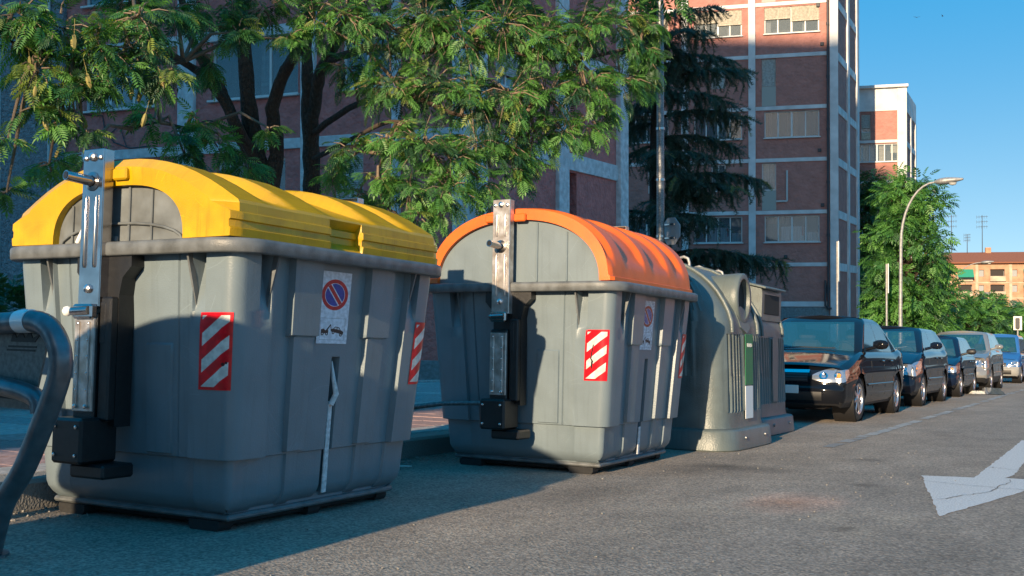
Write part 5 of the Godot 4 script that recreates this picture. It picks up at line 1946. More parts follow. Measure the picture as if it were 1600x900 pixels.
func cabin(o: Node3D, c: Dictionary, top_at) -> void:
	var W: float = c.width
	var H: float = c.height
	var zc: float = c.cowl_z
	var zr: float = c.rear_z
	var z0: float = c.roof_front
	var z1: float = c.roof_rear
	var wb := W / 2 - 0.085
	var wr := W / 2 - float(c.get("tumble", 0.25))
	# ground loop and roof loop, counter-clockwise from above: front edge is reached from the right
	var make_loop := func(hw: float, zf: float, zb: float, r: float) -> PackedVector2Array:
		var pts := PackedVector2Array()
		var corner := func(cx: float, cz: float, a0: float) -> void:
			for q in 6:
				var a := a0 + PI / 2 * q / 5.0
				pts.append(Vector2(cx + sin(a) * r, cz + cos(a) * r))
		# sides are sampled evenly so that both loops match point for point
		var side := 34
		for q in range(1, 13):
			var t := q / 13.0
			pts.append(Vector2(lerpf(-hw + r, hw - r, t), zf))
		corner.call(hw - r, zf - r, 0.0)
		for q in range(1, side):
			pts.append(Vector2(hw, lerpf(zf - r, zb + r, q / float(side))))
		corner.call(hw - r, zb + r, PI / 2)
		for q in range(1, 13):
			pts.append(Vector2(lerpf(hw - r, -hw + r, q / 13.0), zb))
		corner.call(-hw + r, zb + r, PI)
		for q in range(1, side):
			pts.append(Vector2(-hw, lerpf(zb + r, zf - r, q / float(side))))
		corner.call(-hw + r, zf - r, PI * 1.5)
		return pts
	var low: PackedVector2Array = make_loop.call(wb, zc, zr, 0.10)
	var high: PackedVector2Array = make_loop.call(wr, z0, z1, 0.12)
	var n := low.size()
	var vs := [0.0, 0.06, 0.2, 0.36, 0.52, 0.68, 0.80, 0.88, 0.93, 0.97, 1.0]
	var rows := []
	for v in vs:
		var row := PackedVector3Array()
		for i in n:
			var p := low[i].lerp(high[i], pow(v, 1.15))
			# the front glass bows forward
			var bow := 0.09 * (1.0 - pow(absf(p.x) / wb, 2.0)) * (1.0 if i < 12 else 0.0)
			var y0: float = top_at.call(low[i].y) - 0.02
			var y := lerpf(y0, H - 0.045, v)
			if v > 0.9:
				p = p.lerp(Vector2(p.x * 0.94, p.y - signf(p.y) * 0.03), (v - 0.9) / 0.1)
			row.append(Vector3(p.x, y, p.y + bow * (1.0 - 0.5 * v)))
		rows.append(row)
	var pillar: float = c.pillar
	var kind := PackedByteArray()
	kind.resize((rows.size() - 1) * n)
	for i in rows.size() - 1:
		var v: float = (vs[i] + vs[i + 1]) / 2
		for j in n:
			var m: Vector3 = (rows[i][j] + rows[i][(j + 1) % n] + rows[i + 1][j] + rows[i + 1][(j + 1) % n]) / 4.0
			var k := 0
			if v > 0.05 and v < 0.90:
				if j < 12 or j > n - 2:
					k = 1
				elif j > 17 and j < 51:
					k = 3 if absf(m.z - pillar) > 0.045 else 0
					if k == 3 and m.z < pillar:
						k = 4
				elif j >= 57 and j < 69:
					k = 2
				elif j >= 74 and j < 108:
					k = 5 if absf(m.z - pillar) > 0.045 else 0
					if k == 5 and m.z < pillar:
						k = 6
			kind[i * n + j] = k
	var body := Shape.new()
	body.grid(rows, true, 0.6, func(i: int, j: int) -> bool: return kind[i * n + j] != 0)
	var lid := [rows[-1]]
	for u in [0.15, 0.35, 0.6, 0.85, 1.0]:
		var row := PackedVector3Array()
		for p in rows[-1]:
			row.append(Vector3(p.x * (1.0 - u), p.y + 0.045 * (1.0 - pow(1.0 - u, 2.0)), p.z))
		lid.append(row)
	body.grid(lid, true, 0.5)
	part("roof", body.mesh(), M[c.paint], o)
	for k in range(1, 7):
		var s := Shape.new()
		s.grid(rows, true, 0.6, func(i: int, j: int) -> bool: return kind[i * n + j] != k)
		if s.v.size() > 0:
			part(["", "windscreen", "rear_window", "side_window", "side_window", "side_window", "side_window"][k], s.mesh(), M["car_glass"], o)
	# inside: floor pan, dashboard, seats, steering wheel
	var belt: float = c.belt
	part("dashboard", box_mesh(Vector3(W - 0.36, 0.12, 0.5), 0.05), M["car_cabin"], o, shift(0, float(c.cowl) - 0.02, zc - 0.42))
	part("cabin_floor", box_mesh(Vector3(W - 0.3, 0.05, zc - zr)), M["car_cabin"], o, shift(0, 0.42, (zc + zr) / 2))
	for e in [-1.0, 1.0]:
		for zz in [zc - 1.25, zc - 2.05]:
			if zz < zr + 0.2:
				continue
			var s := Shape.new()
			s.box(Vector3(0, 0.6, 0.1), Vector3(0.48, 0.16, 0.5), 0.06)
			s.box(Vector3(0, 0.86, -0.2), Vector3(0.46, 0.60, 0.14), 0.06, Basis(Vector3.RIGHT, -0.18))
			s.box(Vector3(0, 1.24, -0.28), Vector3(0.26, 0.18, 0.10), 0.04)
			part("seat", s.mesh(), M["car_cabin"], o, shift(e * 0.37, 0.0, zz))
	var wheel := Shape.new()
	var ring := []
	for i in 17:
		var a := TAU * i / 16.0
		ring.append(Vector3(0.37 + 0.18 * cos(a), float(c.cowl) + 0.0 + 0.16 * sin(a), zc - 0.78 + 0.07 * sin(a)))
	wheel.tube(ring, 0.014, 6, false)
	part("steering_wheel", wheel.mesh(), M["car_trim"], o)
	var wiper := Shape.new()
	wiper.tube([Vector3(-0.5, top_at.call(zc) + 0.04, zc + 0.10), Vector3(-0.05, top_at.call(zc) + 0.06, zc + 0.075), Vector3(0.45, top_at.call(zc) + 0.05, zc + 0.08)], 0.009, 5)
	part("wiper", wiper.mesh(), M["car_trim"], o)
	if c.get("paper", false):
		var sheet_shape := Shape.new()
		sheet_shape.box(Vector3(0.3, float(c.cowl) + 0.07, zc - 0.3), Vector3(0.42, 0.006, 0.26), 0.002, Basis(Vector3(0, 0, 1), 0.16))
		part("paper_on_dashboard", sheet_shape.mesh(), M["car_paper"], o)
	if c.get("rails", false):
		for e in [-1.0, 1.0]:
			var rail := Shape.new()
			rail.tube([Vector3(e * (wr - 0.06), H - 0.03, z0 - 0.2), Vector3(e * (wr - 0.06), H + 0.03, z0 - 0.35), Vector3(e * (wr - 0.06), H + 0.03, z1 + 0.3), Vector3(e * (wr - 0.06), H - 0.03, z1 + 0.15)], 0.016, 6)
			part("roof_rail", rail.mesh(), M["car_trim"], o)


func build_cars() -> void:
	car("parked_car", "black sedan with wide amber cornered headlights, nearest car to the containers", seat(-4.06, -16.45), {
		"length": 4.55, "width": 1.76, "height": 1.53, "front_axle": 1.38, "rear_axle": -1.36, "hood": 0.72, "cowl": 0.97, "belt": 0.98, "tail": 1.04,
		"cowl_z": 0.96, "rear_z": -1.80, "roof_front": 0.08, "roof_rear": -0.95, "pillar": -0.32, "paint": "paint_black", "lamp": [0.64, 0.95, 0.42, 1.06], "grille": [0.66, 0.88, 0.36], "intake": [0.14, 0.38, 0.55],
		"steer": -0.06, "plate_y": 0.45, "spokes": 7, "strip": "paint_black", "amber": true})
	car("parked_car", "black hatchback with long swept headlights, second car in the row", seat(-4.12, -22.0), {
		"length": 4.3, "width": 1.8, "height": 1.52, "front_axle": 1.32, "rear_axle": -1.28, "hood": 0.75, "cowl": 1.0, "belt": 1.03, "tail": 1.1,
		"cowl_z": 1.02, "rear_z": -2.02, "roof_front": 0.12, "roof_rear": -1.72, "pillar": -0.30, "paint": "paint_dark_blue", "lamp": [0.62, 0.97, 0.48, 1.34], "grille": [0.20, 0.55, 0.50], "intake": [0.06, 0.16, 0.5], "tumble": 0.27,
		"plate_y": 0.60, "spokes": 5, "chrome": false, "paper": true, "rake": 0.12, "amber": true})
	car("parked_car", "dark blue small hatchback, third in the row, between the black hatchback and the silver car", seat(-4.12, -27.5), {
		"length": 3.9, "width": 1.70, "height": 1.45, "front_axle": 1.24, "rear_axle": -1.22, "hood": 0.72, "cowl": 0.94, "belt": 0.95, "tail": 0.98,
		"cowl_z": 0.80, "rear_z": -1.85, "roof_front": 0.10, "roof_rear": -1.5, "pillar": -0.42, "paint": "paint_navy", "lamp": [0.66, 0.94, 0.42, 0.98], "grille": [0.66, 0.9, 0.34], "intake": [0.14, 0.34, 0.5],
		"spokes": 6, "mirror": "car_trim", "amber": true})
	car("parked_car", "silver grey sport utility car with round fog lamps, fourth in the row", seat(-4.13, -33.4), {
		"length": 4.55, "width": 1.84, "height": 1.69, "front_axle": 1.36, "rear_axle": -1.34, "hood": 0.88, "cowl": 1.10, "belt": 1.13, "tail": 1.18, "wheel": 0.35,
		"cowl_z": 0.98, "rear_z": -2.1, "roof_front": 0.20, "roof_rear": -1.75, "pillar": -0.34, "paint": "paint_silver", "lamp": [0.64, 0.90, 0.46, 1.12], "grille": [0.52, 0.86, 0.42], "intake": [0.12, 0.36, 0.6],
		"spokes": 5, "trim": 0.36, "chrome": true, "rake": 0.08})
	car("parked_car", "bright blue small van with grey bumper, last car in the row", seat(-4.12, -43.9), {
		"length": 4.05, "width": 1.70, "height": 1.82, "front_axle": 1.25, "rear_axle": -1.35, "hood": 0.82, "cowl": 1.10, "belt": 1.10, "tail": 1.14,
		"cowl_z": 1.02, "rear_z": -1.98, "roof_front": 0.35, "roof_rear": -1.9, "pillar": -0.20, "paint": "paint_blue", "lamp": [0.64, 0.9, 0.46, 0.92], "grille": [0.62, 0.84, 0.38], "intake": [0.14, 0.4, 0.55], "tumble": 0.2,
		"spokes": 8, "grey_bumper": true, "mirror": "car_trim", "chrome": false})
	car("parked_car", "orange car in the far distance at the right edge of the street", seat(-3.2, -66.0, 0.1), {
		"length": 4.2, "width": 1.75, "height": 1.6, "front_axle": 1.25, "rear_axle": -1.3, "hood": 0.76, "cowl": 1.0, "belt": 1.02, "tail": 1.06,
		"cowl_z": 0.95, "rear_z": -1.95, "roof_front": 0.2, "roof_rear": -1.7, "pillar": -0.3, "paint": "paint_orange", "lamp": [0.64, 0.9, 0.46, 1.0], "grille": [0.6, 0.84, 0.38], "intake": [0.14, 0.4, 0.5]})


# ---------- street furniture and small things ----------
func build_street_furniture() -> void:
	# tall steel pole with the back of an octagonal sign
	var p := thing("lamp_pole", "tall galvanised steel pole with clamp bands rising behind the orange lidded container", "pole", upright(-5.89, -14.4))
	var s := Shape.new()
	s.tube([Vector3(0, -0.1, 0), Vector3(0, 1.2, 0), Vector3(0, 9.0, 0)], [0.068, 0.062, 0.045], 14)
	part("mast", s.mesh(), M["galvanised"], p)
	for y in [2.28, 2.62, 3.45, 4.2]:
		var band := Shape.new()
		band.lathe([Vector2(0.062, -0.02), Vector2(0.067, -0.018), Vector2(0.067, 0.018), Vector2(0.062, 0.02)], 14, shift(0, y, 0))
		part("clamp_band", band.mesh(), M["steel"], p)
	var arm := Shape.new()
	arm.tube([Vector3(0, 8.9, 0), Vector3(0.3, 9.5, 0), Vector3(1.2, 9.9, 0)], 0.04, 8)
	part("lamp_arm", arm.mesh(), M["galvanised"], p)
	var head := Shape.new()
	head.box(Vector3(1.5, 9.92, 0), Vector3(0.7, 0.12, 0.24), 0.05)
	part("lamp_head", head.mesh(), M["lamp_paint"], p)
	var o := thing("stop_sign", "grey back of an octagonal traffic sign clamped to the tall steel pole", "traffic sign", Transform3D(Basis(Vector3.UP, PI - 0.5), on_ground(-5.76, -14.50, 2.70)))
	var oct := PackedVector2Array()
	for i in 8:
		var a := TAU * (i + 0.5) / 8.0
		oct.append(Vector2(cos(a), sin(a)) * 0.215)
	var face := Shape.new()
	face.prism(oct, -0.006, 0.006)
	part("plate", face.mesh(), M["sign_back"], o)
	part("bracket", box_mesh(Vector3(0.30, 0.03, 0.02), 0.004), M["steel"], o, shift(0.05, 0.1, -0.02))
	part("bracket", box_mesh(Vector3(0.30, 0.03, 0.02), 0.004), M["steel"], o, shift(0.05, -0.1, -0.02))
	# curved street lamps
	curved_lamp("curved street lamp with pale pole arching over the parked cars, nearest of its row", upright(-5.55, -31.5), 5.9, 1.15)
	curved_lamp("smaller distant curved street lamp before the orange block", upright(-9.5, -71.0), 6.9, 2.2)
	curved_lamp("faintest distant curved street lamp low between the trees", upright(-12.2, -98.0), 6.2, 2.0)
	# signs seen edge-on
	for q in [[-8.06, -34.7, 4.6, 1.3, "white edge on sign board and post before the tower's corner column"], [-6.68, -35.5, 3.9, 0.95, "pair of thin pale posts with edge on plate left of the curved street lamp"]]:
		var w := thing("parking_sign", q[4], "traffic sign", upright(q[0], q[1]))
		var post := Shape.new()
		post.rod(Vector3(0, -0.1, 0), Vector3(0, q[2], 0), 0.035, 0.035, 8)
		part("post", post.mesh(), M["lamp_paint"], w)
		part("board", box_mesh(Vector3(0.55, q[3], 0.03), 0.006), M["sign_white"], w, Transform3D(Basis(Vector3.UP, 1.74), Vector3(0.06, q[2] - q[3] / 2, 0.02)))
	# traffic lights seen from behind
	for q in [[-7.57, -76.6, 3.64, 1.6, "traffic light on a horizontal arm, nearer of two facing away"], [-6.2, -77.4, 3.24, 0.0, "small traffic light facing away at the right edge, beyond the arm"]]:
		var t := thing("traffic_light", q[4], "traffic light", upright(q[0], q[1]))
		var mast := Shape.new()
		mast.tube([Vector3(-q[3], -0.1, 0), Vector3(-q[3], q[2], 0)] if q[3] > 0 else [Vector3(0, -0.1, 0), Vector3(0, q[2], 0)], 0.06, 8)
		if q[3] > 0:
			mast.rod(Vector3(-q[3], q[2] - 0.05, 0), Vector3(0, q[2], 0), 0.04, 0.04, 8)
		part("mast", mast.mesh(), M["lamp_paint"], t)
		part("backing_board", box_mesh(Vector3(0.52, 0.92, 0.03), 0.01), M["sign_white"], t, shift(0, q[2], 0))
		part("signal_housing", box_mesh(Vector3(0.26, 0.70, 0.16), 0.03), M["pipe_dark"], t, shift(0, q[2], 0.09))
	# bent pipe stand in the left foreground, with a metal panel hung in it
	var h := thing("pipe_hoop", "bent dark steel pipe stand with taped joint at the left edge before the yellow container", "pipe stand", Transform3D(Basis(), Vector3(-4.55, 0, -2.75)))
	var outer := [Vector3(0.24, -0.16, 0.0), Vector3(0.27, -0.06, 0), Vector3(0.45, 0.04, 0), Vector3(0.60, 0.22, 0), Vector3(0.745, 0.46, 0), Vector3(0.815, 0.60, 0), Vector3(0.825, 0.69, 0), Vector3(0.79, 0.765, 0), Vector3(0.73, 0.81, 0), Vector3(0.64, 0.825, 0), Vector3(0.45, 0.815, 0), Vector3(0.2, 0.81, 0), Vector3(0.0, 0.81, 0)]
	outer[0] = Vector3(0.30, -0.34, 0)
	outer[1] = Vector3(0.355, -0.20, 0)
	for e in [1.0, -1.0]:
		var curve := Curve3D.new()
		for i in outer.size():
			var a: Vector3 = outer[maxi(i - 1, 0)]
			var c: Vector3 = outer[mini(i + 1, outer.size() - 1)]
			curve.add_point(outer[i] * Vector3(e, 1, 1), -(c - a) * Vector3(e, 1, 1) / 6, (c - a) * Vector3(e, 1, 1) / 6)
		var pts := []
		for i in (outer.size() - 1) * 4 + 1:
			var u := i / 4.0
			var k := mini(int(u), outer.size() - 2)
			pts.append(curve.sample(k, u - k))
		var pipe := Shape.new()
		pipe.tube(pts, 0.046, 18)
		part("pipe", pipe.mesh(), M["hoop_paint"], h)
		var foot := Shape.new()
		foot.lathe([Vector2(0.09, 0.0), Vector2(0.09, 0.012), Vector2(0.05, 0.016)], 18, Transform3D(Basis(), Vector3(e * 0.34, ground_y(-4.25, -2.75) + 0.0, 0)))
		part("foot_plate", foot.mesh(), M["hoop_paint"], h)
	var inner := Shape.new()
	var arc := []
	for i in 25:
		var a := PI * i / 24.0
		arc.append(Vector3(cos(a) * 0.70, 0.45 + 0.11 * pow(sin(a), 0.5), 0.0))
	inner.tube(arc, 0.040, 14)
	part("cross_pipe", inner.mesh(), M["hoop_paint"], h)
	var tape := Shape.new()
	tape.tube([Vector3(0.56, 0.822, 0), Vector3(0.60, 0.826, 0), Vector3(0.64, 0.826, 0)], [0.0485, 0.051, 0.049], 18)
	part("tape_band", tape.mesh(), M["clear_tape"], h)
	var panel := Shape.new()
	panel.box(Vector3(0.43, 0.655, -0.07), Vector3(0.46, 0.29, 0.012), 0.004, Basis(Vector3(0, 0, 1), 0.0))
	var pm := Shape.new()
	pm.prism(PackedVector2Array([Vector2(0.10, 0.45), Vector2(0.58, 0.45), Vector2(0.70, 0.80), Vector2(0.30, 0.80)]), -0.055, -0.045)
	var plate := part("hung_panel", pm.mesh(), M["hoop_panel"], h)
	# crest with points above two printed lines
	var crest := Shape.new()
	crest.prism(PackedVector2Array([Vector2(0.44, 0.735), Vector2(0.60, 0.735), Vector2(0.64, 0.775), Vector2(0.585, 0.752), Vector2(0.57, 0.785), Vector2(0.535, 0.752), Vector2(0.51, 0.785), Vector2(0.48, 0.752), Vector2(0.46, 0.78), Vector2(0.445, 0.755)]), -0.0445, -0.042)
	part("crest", crest.mesh(), M["car_trim"], plate)
	for q in [[0.42, 0.61, 0.715], [0.41, 0.60, 0.70], [0.28, 0.50, 0.50]]:
		part("printed_line", box_mesh(Vector3(q[1] - q[0], 0.008 if q[2] > 0.6 else 0.02, 0.002)), M["car_trim"], plate, shift((q[0] + q[1]) / 2, q[2], -0.0435))


func curved_lamp(label: String, at: Transform3D, height: float, reach: float) -> void:
	var o := thing("street_lamp", label, "street lamp", at, "curved street lamps")
	var s := Shape.new()
	var pts := [Vector3(0, -0.1, 0), Vector3(0, height * 0.35, 0), Vector3(0.02, height * 0.70, 0)]
	for i in range(1, 10):
		var a := PI / 2 * i / 9.0
		pts.append(Vector3(0.02 + reach * 0.8 * (1 - cos(a)), height * 0.70 + height * 0.29 * sin(a), 0))
	s.tube(pts, [0.062, 0.052, 0.044, 0.040, 0.038, 0.036, 0.035, 0.033, 0.032, 0.030, 0.029, 0.028], 12)
	part("pole", s.mesh(), M["lamp_paint"], o)
	var door := part("service_door", box_mesh(Vector3(0.1, 0.3, 0.02), 0.005), M["lamp_paint"], o, shift(0, 0.6, 0.08))
	var head := Shape.new()
	var rows := []
	for i in 9:
		var t := i / 8.0
		var r := 0.05 + 0.11 * sin(PI * pow(t, 0.7)) * (1.0 if t < 0.98 else 0.3)
		var row := PackedVector3Array()
		for k in 16:
			var a := TAU * k / 16.0
			row.append(Vector3(reach * 0.8 + 0.75 * t, height * 0.99 + 0.05 * t + sin(a) * r * 0.62, cos(a) * r))
		rows.append(row)
	head.grid(rows, true, 0.3)
	head.fan(rows[-1], Vector3(reach * 0.8 + 0.77, height * 0.99 + 0.05, 0), false)
	part("lamp_head", head.mesh(), M["lamp_paint"], o)
	var glass := Shape.new()
	glass.lathe([Vector2(0.0, -0.08), Vector2(0.08, -0.06), Vector2(0.12, 0.0)], 14, Transform3D(Basis(), Vector3(reach * 0.8 + 0.48, height * 0.99 - 0.04, 0)))
	part("lamp_glass", glass.mesh(), M["lamp_glass"], o)


func build_small_things() -> void:
	# crumpled clothes and rag lying by the third car
	var t := thing("discarded_clothes", "crumpled heap of dark and pale clothes on the road beside the dark blue car", "clothes", seat(-3.0, -28.6, 0.5))
	for k in 3:
		var rows := []
		for i in 9:
			var row := PackedVector3Array()
			for j in 13:
				var x: float = (j / 12.0 - 0.5) * [0.42, 0.34, 0.4][k]
				var z: float = (i / 8.0 - 0.5) * [0.4, 0.3, 0.3][k]
				var edge := minf(minf(i, 8 - i) / 2.0, minf(j, 12 - j) / 2.0)
				row.append(Vector3(x + [0.2, 0.05, -0.22][k], 0.012 + 0.16 * clampf(edge, 0.0, 1.0) * (0.5 + 0.5 * sin(i * 1.7 + j * 1.3 + k * 2.0)) * [1.0, 1.1, 0.5][k], -z))
			rows.append(row)
		var s := Shape.new()
		s.grid(rows, false, 0.4)
		part("garment", s.mesh(), M[["cloth_dark", "galvanised", "cloth_pale"][k]], t)
	# scraps of litter on the tarmac
	for q in [[-4.85, -6.55, "dry leaf litter scrap in the gutter between the two containers"]]:
		var l := thing("litter_scrap", q[2], "litter", seat(q[0], q[1], 0.6))
		var s := Shape.new()
		s.prism(PackedVector2Array([Vector2(-0.1, -0.02), Vector2(0.08, -0.03), Vector2(0.11, 0.01), Vector2(0.02, 0.035), Vector2(-0.08, 0.02)]), 0.004, 0.012, Transform3D(Basis(Vector3.RIGHT, -PI / 2), Vector3.ZERO))
		part("scrap", s.mesh(), M["cloth_pale"], l)
	# grit and dry leaves along the gutter and the road
	var grit := []
	for i in 900:
		var x := -5.17 + absf(rng.randfn(0.0, 0.22)) if i < 620 else rng.randf_range(-4.9, -1.0)
		var z := rng.randf_range(-2.4, -11.0)
		grit.append(Transform3D(Basis.from_euler(Vector3(rng.randf() * TAU, rng.randf() * TAU, 0)).scaled(Vector3.ONE * rng.randf_range(0.4, 1.2) * (1.0 if i < 620 else 0.55)), on_ground(x, z, 0.004)))
	var holder := thing("gutter_grit", "scattered pale grit and leaf crumbs along the kerb gutter", "grit", Transform3D())
	holder.set_meta("kind", "stuff")
	var grain := Shape.new()
	grain.box(Vector3.ZERO, Vector3(0.02, 0.009, 0.014), 0.003)
	scatter("grit", grain.mesh(), M["kerb_stone"], grit, holder)
	# three birds far off over the second tower
	for q in [[-27.4, 44.0, -170.0], [-24.0, 44.2, -172.0], [-22.3, 47.8, -173.0]]:
		var i := [-27.4, -24.0, -22.3].find(q[0])
		var b := thing("flying_bird", ["tiny dark bird in the sky, lowest and leftmost of three", "tiny dark bird in the sky, middle of three", "tiny dark bird in the sky, highest of three"][i], "bird", Transform3D(Basis(Vector3.UP, 0.4 + i), Vector3(q[0], q[1], q[2])))
		var s := Shape.new()
		s.lathe([Vector2(0, -0.16), Vector2(0.04, -0.08), Vector2(0.055, 0.0), Vector2(0.04, 0.09), Vector2(0.025, 0.13), Vector2(0.0, 0.17)], 8, Transform3D(Basis(Vector3.RIGHT, PI / 2), Vector3.ZERO))
		part("body", s.mesh(), M["bird_grey"], b)
		for e in [-1.0, 1.0]:
			var w := Shape.new()
			w.prism(PackedVector2Array([Vector2(0.0, -0.06), Vector2(0.0, 0.07), Vector2(0.22, 0.10), Vector2(0.5, 0.0), Vector2(0.2, -0.02)]), -0.008, 0.008, Transform3D(Basis(Vector3(e, 0.25, 0).normalized(), Vector3(0, 0, 1), Vector3(-0.25 * e, 1, 0).normalized()), Vector3(e * 0.04, 0.02, 0)))
			part("wing", w.mesh(), M["bird_grey"], b)


# ---------- plants ----------
# one compound leaf along +z, drooping, about 1 m long before scaling
func compound_leaf(pairs: int, droop: float, wide := 0.115, long := 0.34) -> ArrayMesh:
	var s := Shape.new()
	var leaflet := func(base: Vector3, d: Vector3, up: Vector3, l: float, w: float) -> void:
		var side := d.cross(up).normalized()
		var mid := base + d * l * 0.45 - up * 0.03
		var tip := base + d * l - up * l * 0.18
		s.tri(base, mid + side * w * 0.5 + up * 0.025, tip)
		s.tri(base, tip, mid - side * w * 0.5 + up * 0.025)
	for i in pairs:
		var t := 0.18 + 0.74 * float(i) / (pairs - 1)
		var p := Vector3(0, -droop * t * t, t)
		var l := long * (0.75 + 0.5 * sin(PI * t))
		for e in [-1.0, 1.0]:
			leaflet.call(p, Vector3(e * 0.82, -0.12, 0.55).normalized(), Vector3(0, 1, 0.25 * droop).normalized(), l, wide)
	leaflet.call(Vector3(0, -droop * 0.9, 0.94), Vector3(0, -0.5, 0.87).normalized(), Vector3.UP, long * 1.1, wide)
	var a := Vector3.ZERO
	for i in 3:
		var t := (i + 1) / 3.0
		var b := Vector3(0, -droop * t * t, t * 0.96)
		s.quad(a + Vector3(-0.006, 0, 0), a + Vector3(0.006, 0, 0), b + Vector3(0.005, 0, 0), b + Vector3(-0.005, 0, 0))
		a = b
	return s.mesh()


func scatter(n: String, mesh: Mesh, material: Material, places: Array, parent: Node) -> void:
	if places.is_empty():
		return
	var mm := MultiMesh.new()
	mm.transform_format = MultiMesh.TRANSFORM_3D
	mm.mesh = mesh
	mm.instance_count = places.size()
	for i in places.size():
		mm.set_instance_transform(i, places[i])
	var o := MultiMeshInstance3D.new()
	o.name = n
	o.multimesh = mm
	o.material_override = material
	parent.add_child(o, true)
	o.set_meta("kind", "stuff")


func random_direction(flat := 1.0) -> Vector3:
	var a := rng.randf() * TAU
	var y := rng.randf_range(-1, 1)
	var r := sqrt(1 - y * y)
	return Vector3(cos(a) * r, y * flat, sin(a) * r).normalized()


func leaf_place(p: Vector3, d: Vector3, size: float) -> Transform3D:
	var z := d.normalized()
	var x := Vector3.UP.cross(z)
	if x.length() < 0.1:
		x = Vector3.RIGHT
	x = x.normalized()
	var y := z.cross(x).normalized()
	var b := Basis(x, y, z) * Basis(Vector3(0, 0, 1), rng.randf_range(-0.9, 0.9))
	return Transform3D(b.scaled(Vector3.ONE * size), p)


# twigs spreading from a point with compound leaves along them; adds to the lists
func spray(centre: Vector3, r: float, amount: float, twigs: Shape, lists: Array, size: float, weights: Array) -> void:
	var count := maxi(4, int(amount * 26.0 * r * (0.6 + r)))
	for i in count:
		var d := random_direction(0.75)
		var at := centre + d * r * rng.randf_range(0.05, 0.35)
		var end := centre + d * r * rng.randf_range(0.55, 1.0) + Vector3(0, -0.12 * r, 0)
		var mid := (at + end) / 2 + Vector3(0, 0.08 * r, 0)
		twigs.tube([at, mid, end], [0.008, 0.006, 0.003], 4, false)
		var w := rng.randf()
		var which := 0
		while which < weights.size() - 1 and w > weights[which]:
			w -= weights[which]
			which += 1
		var k := rng.randi_range(5, 7)
		for q in k:
			var t := (q + 1.0) / k
			var p := at.lerp(mid, t * 2) if t < 0.5 else mid.lerp(end, t * 2 - 1)
			var along := (end - at).normalized()
			var side := along.cross(Vector3.UP).normalized() * (1.0 if q % 2 == 0 else -1.0)
			var out := (along * (0.55 if q < k - 1 else 1.2) + side * rng.randf_range(0.4, 0.9) + Vector3(0, rng.randf_range(-0.55, 0.05), 0))
			lists[which if rng.randf() < 0.75 else rng.randi() % lists.size()].append(leaf_place(p, out, size * rng.randf_range(0.7, 1.15)))


func build_plants() -> void:
	build_leafy_tree()
	build_conifer()
	build_street_trees()
	build_hedge()


